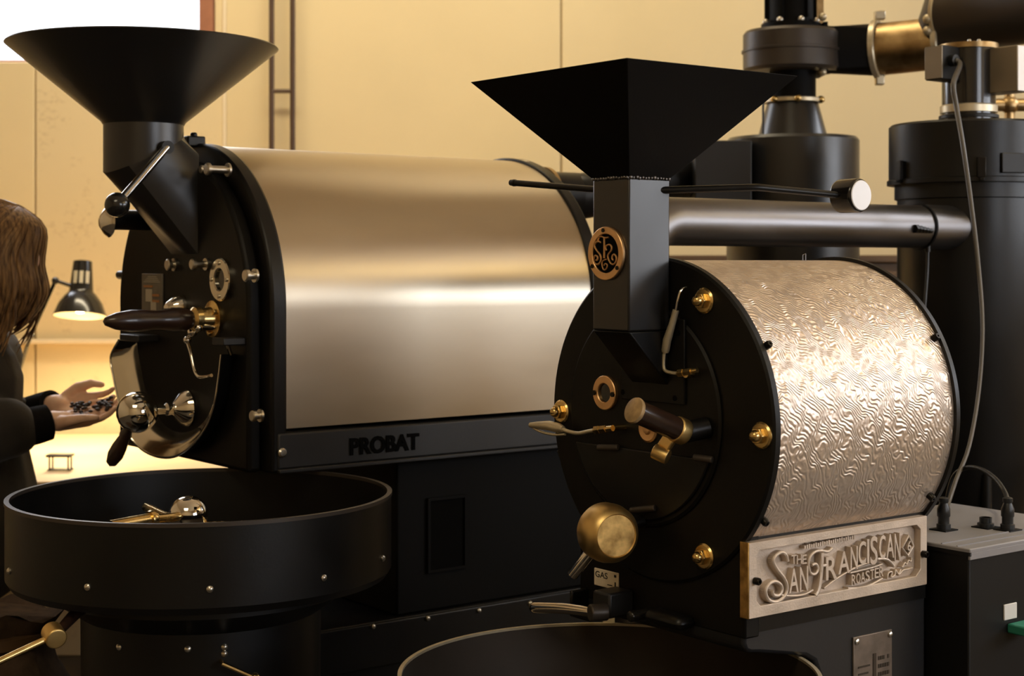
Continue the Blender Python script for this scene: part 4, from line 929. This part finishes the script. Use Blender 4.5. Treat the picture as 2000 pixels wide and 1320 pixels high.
# cables
zb_ = 0.948
g_ = V((kx_, ky_, 0)) + gp_ - S.p * 0.012
cabs = thing('power_cable', 'long grey cable hanging from the actuator past the hammered drum', 'cable', (g_.x, g_.y, 0))
def rel(w): return V(w) - V((g_.x, g_.y, 0))
J0 = S.o + S.a * 0.5461 + S.p * -0.1256
pts = [rel(g_), rel(g_) + V((0.006, -0.014, -0.012)), rel(at(1862, 165, 3.42)), rel(at(1868, 210, 3.40)), rel(at(1880, 280, 3.33)), rel(at(1897, 400, 3.28)), rel(at(1911, 520, 3.22)), rel(at(1919, 640, 3.15)), rel(at(1912, 760, 3.08)), rel(at(1893, 870, 3.0)), rel(at(1868, 935, 2.95)), rel(at(1851, 985, 2.88)), rel(V((J0.x, J0.y, 0.990)))]
MB().tube(pts, [0.0060, 0.0060, 0.0056, 0.0050, 0.0044, 0.0040, 0.0040, 0.0040, 0.0040], 12, sm=5).build('sheath', M['cable'], cabs)
def plug(o, parent):
    MB().lathe([(0.012, 0), (0.012, 0.010), (0.0095, 0.011), (0.0095, 0.022), (0.011, 0.024), (0.011, 0.036), (0.007, 0.046), (0.0085, 0.048), (0.0085, 0.054), (0.004, 0.056), (0, 0.056)], o, ZV, 24).build('plug', M['rubber'], parent)
plug(rel(V((J0.x, J0.y, zb_))), cabs)
J1 = S.o + S.a * 0.6320 + S.p * -0.1915
c2 = thing('power_cable', 'short black cable arching from behind the drum down to the control box', 'cable', (J1.x, J1.y, 0))
def rel2(w): return V(w) - V((J1.x, J1.y, 0))
MB().tube([rel2(at(1845, 1000, 3.0)), rel2(at(1860, 935, 3.0)), rel2(at(1885, 914, 2.97)), rel2(at(1915, 916, 2.93)), rel2(at(1945, 936, 2.88)), rel2(at(1963, 962, 2.82)), rel2(V((J1.x, J1.y, 0.995)))], 0.0042, 12, sm=5).build('sheath', M['rubber'], c2)
plug(rel2(V((J1.x, J1.y, zb_))), c2)
t = thing('thin_hose', 'thin dark hose hanging below the exhaust pipe beside the hammered drum', 'hose', at(1808, 500, 3.40).xy.to_3d())
x0_ = t.location
MB().tube([at(1812, 488, 3.40) - x0_, at(1811, 530, 3.40) - x0_, at(1806, 600, 3.39) - x0_, at(1800, 700, 3.38) - x0_], 0.0035, 10, sm=5).build('hose_tube', M['rubber'], t)
MB().cyl(at(1812, 478, 3.40) - x0_, at(1812, 492, 3.40) - x0_, 0.006).build('hose_fitting', M['darkbolt'], t)

# ------------------------------------------------------------------ control box, lower right
bx = thing('control_box', 'black electrical control box with grey top at the lower right corner', 'control box', (S.o.x, S.o.y, 0), ANG)
MB().box(0.437, 0.80, -0.257, 0.05, 0.03, zb_ - 0.004).build('cabinet', M['boxblack'], bx, bevel=0.003)
MB().box(0.433, 0.805, -0.262, 0.055, zb_ - 0.008, zb_).build('top_panel', M['greybox'], bx, bevel=0.002)
MB().box(0.433, 0.805, -0.262, -0.258, zb_ - 0.018, zb_ - 0.006).build('top_lip', M['greybox'], bx, bevel=0.001)
MB().box(0.433, 0.4365, -0.262, 0.055, zb_ - 0.012, zb_ - 0.006).build('top_lip', M['boxblack'], bx)
MB().box(0.44, 0.79, -0.25, 0.04, 0, 0.03).build('plinth', M['matte'], bx)
for y_ in (-0.235, -0.205): MB().box(0.436, 0.80, y_ - 0.0012, y_ + 0.0012, zb_, zb_ + 0.0015).build('fold_line', M['greybox'], bx)
a = S.fv(1960, 1181, -0.2575); b2 = S.fv(1985, 1206, -0.2575)
MB().box(a.x, a.x + 0.034, -0.2595, -0.2565, b2.z, a.z).build('white_tag', M['white'], bx, bevel=0.001)
gp = S.fv(1988, 1222, -0.262); MB().box(gp.x - 0.022, gp.x + 0.03, -0.30, -0.2565, gp.z - 0.010, gp.z + 0.006).build('green_connector', M['green'], bx, bevel=0.003)
mb = MB()
jl = S.loc(S.o + S.a * 0.6242 + S.p * -0.1532)
so = MB().lathe([(0.014, 0), (0.014, 0.008), (0.0105, 0.009), (0.0105, 0.018), (0.008, 0.018), (0.008, 0.012), (0, 0.012)], (jl.x, jl.y, zb_ - 0.0005), ZV, 28).build('socket', M['rubber'], bx)
for x_, y_ in ((0.5461, -0.1256), (0.632, -0.1915), (jl.x, jl.y)): MB().box(x_ - 0.017, x_ + 0.017, y_ - 0.017, y_ + 0.017, zb_ - 0.001, zb_ + 0.002).build('socket_flange', M['boxblack'], bx)

# ------------------------------------------------------------------ far cyclone with blower on top
FY = 4.2; fs_ = FPX / FY; fc0 = at(1548, 0, FY)
fcx = thing('cyclone_separator', 'far black cyclone drum with conical top and blower behind the square hopper', 'cyclone', (fc0.x, FY, 0))
def fz(py): return at(0, py, FY).z
rr = 128 / fs_
MB().lathe([(0, fz(270)), (rr - 0.006, fz(270)), (rr, fz(276)), (rr, 0.95), (0.05, 0.45), (0.05, 0.40), (0, 0.40)], (0, 0, 0), ZV, 80).build('body', M['sheen'], fcx, angle=30)
MB().cyl((0, 0, 0.02), (0, 0, 0.40), 0.13, n=40).build('chaff_bin', M['matte'], fcx)
MB().cyl((0, 0, 0), (0, 0, 0.02), 0.14, n=40).build('bin_base', M['matte'], fcx)
for k in range(3):
    a = 0.5 + 2.094 * k; MB().cyl((0.9 * rr * math.cos(a), 0.9 * rr * math.sin(a), 0), (0.9 * rr * math.cos(a), 0.9 * rr * math.sin(a), 0.97), 0.014, n=12).build('leg', M['black'], fcx)
bx0, bx1 = at(1356, 0, FY - 0.16).x - fc0.x, at(1459, 0, FY - 0.16).x - fc0.x
MB().box(bx0, bx1 + 0.01, -0.176, -0.02, fz(474), fz(284)).build('inlet_box', M['char'], fcx, bevel=0.003)
MB().cyl((0, 0, fz(271)), (0, 0, fz(200)), 68 / fs_, 49 / fs_, n=56).build('cone', M['sheen'], fcx)
MB().cyl((0, 0, fz(200)), (0, 0, fz(140)), 45 / fs_, n=48).build('throat', M['matte'], fcx)
cr = MB().washer((0, 0, fz(201)), ZV, 46 / fs_, 57 / fs_, 8 / fs_, b=0.002).build('clamp_ring', M['probe'], fcx)
for a in (-1.57, -0.5, -2.4): MB().sphere((57 / fs_ * math.cos(a), 57 / fs_ * math.sin(a), fz(197)), 0.010).build('clamp_bolt', M['brass'], cr)
MB().tube([(-0.098, -0.12, fz(270)), (-0.098, -0.12, fz(198))], 0.003, 8).build('tie_rod', M['black'], fcx)
# blower volute
bl = at(1545, 98, FY) - V((fc0.x, FY, 0)); br_ = 93 / fs_
MB().lathe([(0, fz(141)), (br_ - 0.008, fz(141)), (br_, fz(135)), (br_, fz(104)), (br_ + 0.004, fz(103)), (br_ + 0.004, fz(99)), (br_, fz(98)), (br_, fz(68)), (br_ - 0.006, fz(62)), (0, fz(62))], (bl.x, 0, 0), ZV, 72).build('blower_housing', M['duct'], fcx, angle=30)
mo = MB().cyl((bl.x, 0, fz(62)), (bl.x, 0, fz(-70)), 44 / fs_, n=40).cyl((bl.x, 0, fz(62)), (bl.x, 0, fz(48)), 58 / fs_, n=40).build('blower_motor', M['matte'], fcx)
for k in range(8):
    a = k * math.pi / 4 + 0.2; MB().sphere((bl.x + 52 / fs_ * math.cos(a), 52 / fs_ * math.sin(a), fz(45)), 0.009, 14, 8).build('motor_bolt', M['bolt'], mo)
for k in range(6):
    a = k * math.pi / 3; MB().obox((bl.x + 46 / fs_ * math.cos(a), 46 / fs_ * math.sin(a), fz(10)), (0.008 * math.cos(a), 0.008 * math.sin(a), 0), (-0.003 * math.sin(a), 0.003 * math.cos(a), 0), (0, 0, 0.04)).build('motor_fin', M['matte'], mo)
tb = at(1597, 22, FY) - V((fc0.x, FY, 0)); MB().box(tb.x - 0.006, tb.x + 0.012, -0.02, 0.02, fz(48), fz(-60)).build('motor_bracket', M['galv'], mo)
q0 = at(1605, 98, FY) - V((fc0.x, FY, 0)); q1 = at(1712, 97, FY) - V((fc0.x, FY, 0))
A_, B_ = [], []
for k in range(40):
    a = 2 * math.pi * k / 40; ca2, sa2 = math.cos(a), math.sin(a); m_ = max(abs(ca2), abs(sa2))
    A_.append((q0.x - 0.03, 0.055 * ca2 / m_, q0.z + 43 / fs_ * sa2 / m_)); B_.append((q1.x, 0.068 * ca2, q1.z + 51 / fs_ * sa2))
MB().loft(A_, B_).build('outlet_transition', M['matte'], fcx, angle=30)
MB().box(q0.x - 0.006, q0.x + 0.004, -0.062, 0.062, q0.z - 50 / fs_, q0.z + 49 / fs_).build('outlet_flange', M['matte'], fcx)
for py in (146, 40): MB().sphere((q0.x - 0.01, -0.062, fz(py)), 0.011, 14, 8).build('flange_bolt', M['probe'], fcx)

# overhead duct carried on from the blower
d0 = at(1712, 97, FY); d1 = at(1838, 84, 4.12)
od = thing('overhead_duct', 'stained metal duct leading from the far blower into the wide dark pipe top right', 'duct', (d0.x, d0.y, d0.z))
def ro_(w): return V(w) - d0
ax_ = (d1 - d0).normalized()
MB().cyl((0.002 * ax_.x, 0, 0), ro_(d1), 51 / fs_, 50 / fs_, n=48).build('metal_section', M['galv'], od)
k1 = MB().washer(ro_(d0) - ax_ * 0.004, ax_, 51 / fs_, 58 / fs_, 0.016, b=0.003).build('pipe_clamp', M['probe'], od)
MB().box(-0.006, 0.022, -0.012, 0.012, 58 / fs_, 58 / fs_ + 0.024).build('clamp_lug', M['probe'], k1, bevel=0.003)
MB().obox((0.006, -0.01, -60 / fs_), (0.012, 0, 0), (0, 0.012, 0), (0, 0, 0.014)).build('clamp_lug', M['probe'], k1, bevel=0.004)
k2 = MB().washer(ro_(d1) - ax_ * 0.010, ax_, 50 / fs_, 60 / fs_, 0.016, b=0.003).build('pipe_clamp', M['probe'], od)
for py in (37, 60): MB().sphere(ro_(at(1812, py, 4.06)), 0.013, 14, 8).build('clamp_bolt', M['probe'], k2)
w0 = at(1868, 30, 4.10); w1 = at(2120, -10, 3.75); wd = (w1 - w0).normalized()
q0_ = w1 - wd * 0.02; up_ = V((0, 0, 1)); bend_ = [q0_ + wd * (0.16 * math.sin(a_)) + up_ * (0.16 - 0.16 * math.cos(a_)) for a_ in [math.pi / 2 * i_ / 10 for i_ in range(11)]]
MB().tube([ro_(w0), ro_(w0 + (q0_ - w0) * 0.5)] + [ro_(p_) for p_ in bend_] + [ro_(V((bend_[-1].x, bend_[-1].y, ZC - 0.002)))], 0.098, 56).build('wide_pipe', M['duct'], od)
MB().cyl(ro_(d1) - ax_ * 0.01, ro_(w0), 50 / fs_, 0.094, n=48).build('reducer', M['duct'], od)
MB().washer(ro_(w0) - wd * 0.004, wd, 0.094, 0.1005, 0.012, b=0.002).build('pipe_bead', M['probe'], od)
# small brassy valve at the very edge
vp = at(1972, 205, 4.4)
t = thing('valve_fitting', 'small blurred metal valve fitting beside the actuator stack at the right edge', 'valve', (vp.x, 4.4, 0))
MB().cyl((0, 0, 0), (0, 0, vp.z - 0.05), 0.016, n=16).build('riser', M['brownpipe'], t)
MB().cyl((-0.05, 0, vp.z), (0.05, 0, vp.z), 0.018, n=16).cyl((0, 0, vp.z - 0.06), (0, 0, vp.z + 0.035), 0.014, n=16).sphere((0, 0, vp.z), 0.026).build('valve_body', M['galv'], t)
MB().washer((0, 0, vp.z + 0.035), ZV, 0.022, 0.030, 0.006).cyl((-0.03, 0, vp.z + 0.038), (0.03, 0, vp.z + 0.038), 0.004, n=8).build('hand_wheel', M['probe'], t)

# ------------------------------------------------------------------ sack, lower left
sp0 = at(30, 1290, 2.9)
sk_ = MB()
n = 28; rings = []
for i, (r_, z_) in enumerate(((0.18, 0.0), (0.205, 0.05), (0.21, 0.25), (0.20, 0.45), (0.17, 0.58), (0.12, 0.65), (0.10, 0.70), (0.13, 0.745))):
    rings.append([V((r_ * (1 + 0.07 * math.sin(3 * a + i) + 0.05 * R.uniform(-1, 1)) * math.cos(a), 0.8 * r_ * (1 + 0.07 * math.cos(4 * a + i)) * math.sin(a), z_ + 0.012 * math.sin(5 * a + i) * (i > 1))) for a in [2 * math.pi * k / n for k in range(n)]])
vs = [p for r_ in rings for p in r_]; fs = []
for i in range(len(rings) - 1):
    for k in range(n): fs.append((i * n + k, i * n + (k + 1) % n, (i + 1) * n + (k + 1) % n, (i + 1) * n + k))
fs += [tuple(reversed(range(n))), tuple(range((len(rings) - 1) * n, len(rings) * n))]
bs = thing('burlap_sack', 'dim brown burlap sack standing at the lower left corner below the tray', 'sack', (sp0.x - 0.06, 2.95, 0))
sk_.add(vs, fs).build('sack_cloth', M['burlap'], bs)
MB().washer((0, 0, 0.69), ZV, 0.085, 0.108, 0.02, n=32).build('tie_cord', M['cupboard'], bs)

# ------------------------------------------------------------------ woman holding beans
PY = 3.55; ps = FPX / PY
def pp(px, py, dy=0.0): return at(px, py, PY + dy)
pr0 = V((-1.20, PY, 0))
wm = thing('person', 'woman in dark jacket with brown bob bowed over coffee beans in her open hands', 'person', pr0)
def L_(w): return V(w) - pr0
hc = L_(pp(-18, 510)); wr_r = L_(pp(104, 822, -0.05)); wr_l = L_(pp(108, 790, 0.05))
body = MB()
hip = V((-0.10, 0, 0.86)); chest = V((-0.05, 0, 1.12)); nb = V((-0.015, 0, 1.245)); sh_r = V((-0.03, -0.165, 1.185)); sh_l = V((-0.03, 0.165, 1.185))
el_r = V((-0.09, -0.215, 0.985)); el_l = V((-0.08, 0.20, 0.99))
body.capsule(hip, V((-0.08, 0, 1.0)), 0.125, 0.115).capsule(V((-0.08, 0, 1.0)), chest, 0.115, 0.125).capsule(sh_r * 0.85 + chest * 0.15, sh_l * 0.85 + chest * 0.15, 0.062, 0.062)
for s in (-1, 1):
    body.capsule(V((-0.10, s * 0.09, 0.84)), V((-0.06, s * 0.095, 0.47)), 0.085, 0.052).capsule(V((-0.06, s * 0.095, 0.47)), V((-0.10, s * 0.10, 0.09)), 0.052, 0.036)
    body.capsule(V((-0.11, s * 0.10, 0.045)), V((0.05, s * 0.115, 0.035)), 0.040, 0.030)
body.capsule(sh_r, el_r, 0.048, 0.038).capsule(sh_l, el_l, 0.048, 0.038).capsule(el_r, wr_r, 0.038, 0.024).capsule(el_l, wr_l, 0.038, 0.024)
body.capsule(nb - V((0.01, 0, 0.04)), hc + V((-0.02, 0, -0.07)), 0.052, 0.050)
# head: skull, jaw, nose, ears; bowed towards the hands
tilt = Matrix.Rotation(math.radians(28), 4, 'Y')
def hp(x, y, z): return hc + (tilt @ V((x, y, z)))
body.sphere(hp(0, 0, 0.02), 0.092, sc=(1.05, 0.84, 1.05)).sphere(hp(0.035, 0, -0.05), 0.062, sc=(1.0, 0.9, 1.05)).sphere(hp(0.075, 0, -0.098), 0.024).sphere(hp(0.075, 0, 0.045), 0.045, sc=(0.6, 1.2, 0.8))
body.capsule(hp(0.098, 0, 0.005), hp(0.116, 0, -0.028), 0.010, 0.013)
for s in (-1, 1): body.sphere(hp(0.075, s * 0.042, -0.025), 0.022).sphere(hp(-0.01, s * 0.080, -0.01), 0.022, sc=(0.7, 0.4, 1.2))
body.sphere(hp(0.098, 0, -0.062), 0.014, sc=(0.7, 1.4, 0.6))


def hand(o, fwd, up, side):  # palm-up hand; side +1 puts the thumb towards +y
    x = V(fwd).normalized(); z = (V(up) - x * V(up).dot(x)).normalized(); y = z.cross(x)
    def T(a, b2, c): return V(o) + x * a + y * (b2 * side) + z * c
    body.capsule(T(-0.01, 0, 0), T(0.02, 0, 0), 0.021, 0.021)
    for yy, e_ in ((-0.030, 0.078), (-0.011, 0.084), (0.010, 0.086), (0.030, 0.082)):
        body.capsule(T(0.012, yy * 0.55, -0.004), T(e_, yy, -0.004 + 0.006 * (abs(yy) > 0.02)), 0.0145, 0.0105)
    for yy, e_, l_ in ((-0.033, 0.078, 0.062), (-0.012, 0.084, 0.074), (0.010, 0.086, 0.078), (0.032, 0.082, 0.070)):
        p_ = V((e_, yy, 0.002)); an = math.radians(8)
        for k, fr_ in enumerate((0.46, 0.30, 0.24)):
            an += math.radians((6, 14, 12)[k]); n_ = p_ + V((math.cos(an), 0.04 * yy / 0.03, math.sin(an))) * (l_ * fr_)
            body.capsule(T(*p_), T(*n_), 0.0088 - 0.0010 * k, 0.0082 - 0.0010 * k, 10); p_ = n_
    p_ = V((0.022, 0.022, 0.004))
    for q_, r0, r1 in ((V((0.045, 0.042, 0.016)), 0.016, 0.0130), (V((0.078, 0.052, 0.022)), 0.0125, 0.0105), (V((0.104, 0.052, 0.020)), 0.0095, 0.0078)):
        body.capsule(T(*p_), T(*q_), r0, r1, 10); p_ = q_
    return T


tr_ = hand(wr_r, (1, 0.10, 0.10), (0.05, -0.35, 1), -1)
tl_ = hand(wr_l, (1, -0.28, -0.05), (0.0, -0.75, 0.7), 1)
bo = body.build('body', M['skin'], wm)
rm = bo.modifiers.new('fuse', 'REMESH'); rm.mode = 'VOXEL'; rm.voxel_size = 0.0038; rm.use_smooth_shade = True
smd = bo.modifiers.new('soften', 'SMOOTH'); smd.factor = 0.5; smd.iterations = 4
for s in (-1, 1): MB().sphere(hp(0.088, s * 0.032, 0.005), 0.011, 14, 10).build('eye', M['eye'], bo)
MB().sphere(hp(0.106, 0, -0.062), 0.009, 14, 8, sc=(0.5, 2.2, 0.7)).build('mouth', M['lip'], bo)
# jacket
jk = MB()
jk.capsule(hip + V((0.055, 0, -0.06)), V((-0.05, 0, 0.98)), 0.185, 0.150).capsule(V((-0.085, 0, 0.98)), chest, 0.138, 0.142).capsule(sh_r * 0.86 + chest * 0.14, sh_l * 0.86 + chest * 0.14, 0.080, 0.080)
jk.capsule(sh_r, el_r, 0.070, 0.066).capsule(sh_l, el_l, 0.068, 0.060).capsule(nb - V((0.01, 0, 0.07)), nb + V((0.0, 0, 0.012)), 0.088, 0.070)
jk.capsule(el_r, wr_r + (el_r - wr_r) * 0.28, 0.072, 0.058).capsule(el_l, wr_l + (el_l - wr_l) * 0.12, 0.058, 0.036)
for k in range(9):
    t_ = k / 8; p_ = el_r + (wr_r - el_r) * (0.05 + 0.62 * t_); jk.sphere(p_ + V((0, R.uniform(-.01, .01), 0.012)), 0.066 - 0.004 * (k % 2))
jo = jk.build('jacket', M['coat'], wm)
rm = jo.modifiers.new('fuse', 'REMESH'); rm.mode = 'VOXEL'; rm.voxel_size = 0.007; rm.use_smooth_shade = True
smd = jo.modifiers.new('soften', 'SMOOTH'); smd.factor = 0.5; smd.iterations = 8
for w_, e_, r_ in ((wr_r, el_r, 0.040), (wr_l, el_l, 0.037)):
    d_ = (e_ - w_).normalized(); MB().lathe([(r_ - 0.008, 0), (r_, 0.004), (r_ + 0.002, 0.03), (r_ + 0.004, 0.075), (r_ - 0.008, 0.075)], w_ + d_ * 0.006, d_, 28, closed=True).build('cuff', M['cuff'], wm)
ts = MB()
ts.capsule(V((-0.10, -0.05, 0.84)), V((-0.10, 0.05, 0.84)), 0.125, 0.125)
for s in (-1, 1): ts.capsule(V((-0.10, s * 0.09, 0.84)), V((-0.06, s * 0.095, 0.47)), 0.098, 0.068).capsule(V((-0.06, s * 0.095, 0.47)), V((-0.10, s * 0.10, 0.13)), 0.068, 0.058)
to = ts.build('trousers', M['trouser'], wm)
rm = to.modifiers.new('fuse', 'REMESH'); rm.mode = 'VOXEL'; rm.voxel_size = 0.012; rm.use_smooth_shade = True
for s in (-1, 1): MB().capsule(V((-0.115, s * 0.10, 0.046)), V((0.055, s * 0.115, 0.040)), 0.046, 0.038).build('shoe', M['shoe'], wm)
# bob: a cap of many separate locks
hr = MB()
hr.sphere(hp(-0.012, 0, 0.030), 0.104, 32, 20, sc=(1.06, 0.93, 1.05))
top_ = hp(0.005, 0, 0.145)
for k in range(420):
    a = R.uniform(0, 2 * math.pi)
    front = max(0, math.cos(a))
    if abs(a - math.pi) > math.pi - 0.42 and R.random() < 0.85: continue        # the face stays open in front
    ln = R.uniform(0.82, 1.08); o_ = R.uniform(0.95, 1.03)
    lx, ly = 0.114 * math.cos(a) * o_, 0.101 * math.sin(a) * o_
    p0_ = hp(0.01 * math.cos(a), 0.012 * math.sin(a), 0.138); p1_ = hp(lx * 0.62, ly * 0.62, 0.118); p2_ = hp(lx * 1.0 - 0.012, ly * 1.0, 0.045)
    p3_ = p2_ + V((0.004 + 0.006 * front, ly * 0.08, -0.070 * ln)); p4_ = p3_ + V((-0.022 * math.cos(a) - 0.014 * front, -ly * 0.12, -0.062 * ln)); p5_ = p4_ + V((-0.022 * math.cos(a) - 0.016 * front, -ly * 0.18, -0.026 * ln))
    w_ = R.uniform(0.55, 1.0)
    hr.tube([p0_, p1_, p2_, p3_, p4_, p5_], [0.004, 0.0068 * w_, 0.0072 * w_, 0.0068 * w_, 0.0045 * w_, 0.0008], 6, sm=4)
for k in range(26):
    y_ = -0.082 + 0.014 * R.random() if k % 3 else 0.08; p_ = hp(0.080 - 0.004 * (k % 3), y_, 0.02)
    q_ = p_ + V((R.uniform(-.02, .004), 0, -0.11)); e_ = q_ + V((R.uniform(-.055, -.02), R.uniform(-.01, .02), R.uniform(-.09, -.04)))
    hr.tube([hp(0.05, y_ * 0.7, 0.09), p_, q_, e_], [0.004, 0.0042, 0.003, 0.0007], 6, sm=4)
hr.build('hair', M['hair'], wm)
# the beans in her hands
bn = MB()
for k in range(60):
    a, b2 = R.uniform(0.035, 0.135), R.uniform(-0.032, 0.034)
    p_ = tr_(a, b2, 0.016 + 0.010 * R.random() + max(0, a - 0.1) * 0.28) + pr0
    bn.sphere(p_, 0.0048, 8, 6, sc=(R.uniform(0.9, 1.3), R.uniform(0.8, 1.1), 0.7))
tag(bn.build('coffee_beans', M['bean']), 'heap of dark roasted coffee beans on the woman\'s open palms', 'coffee beans', kind='stuff')
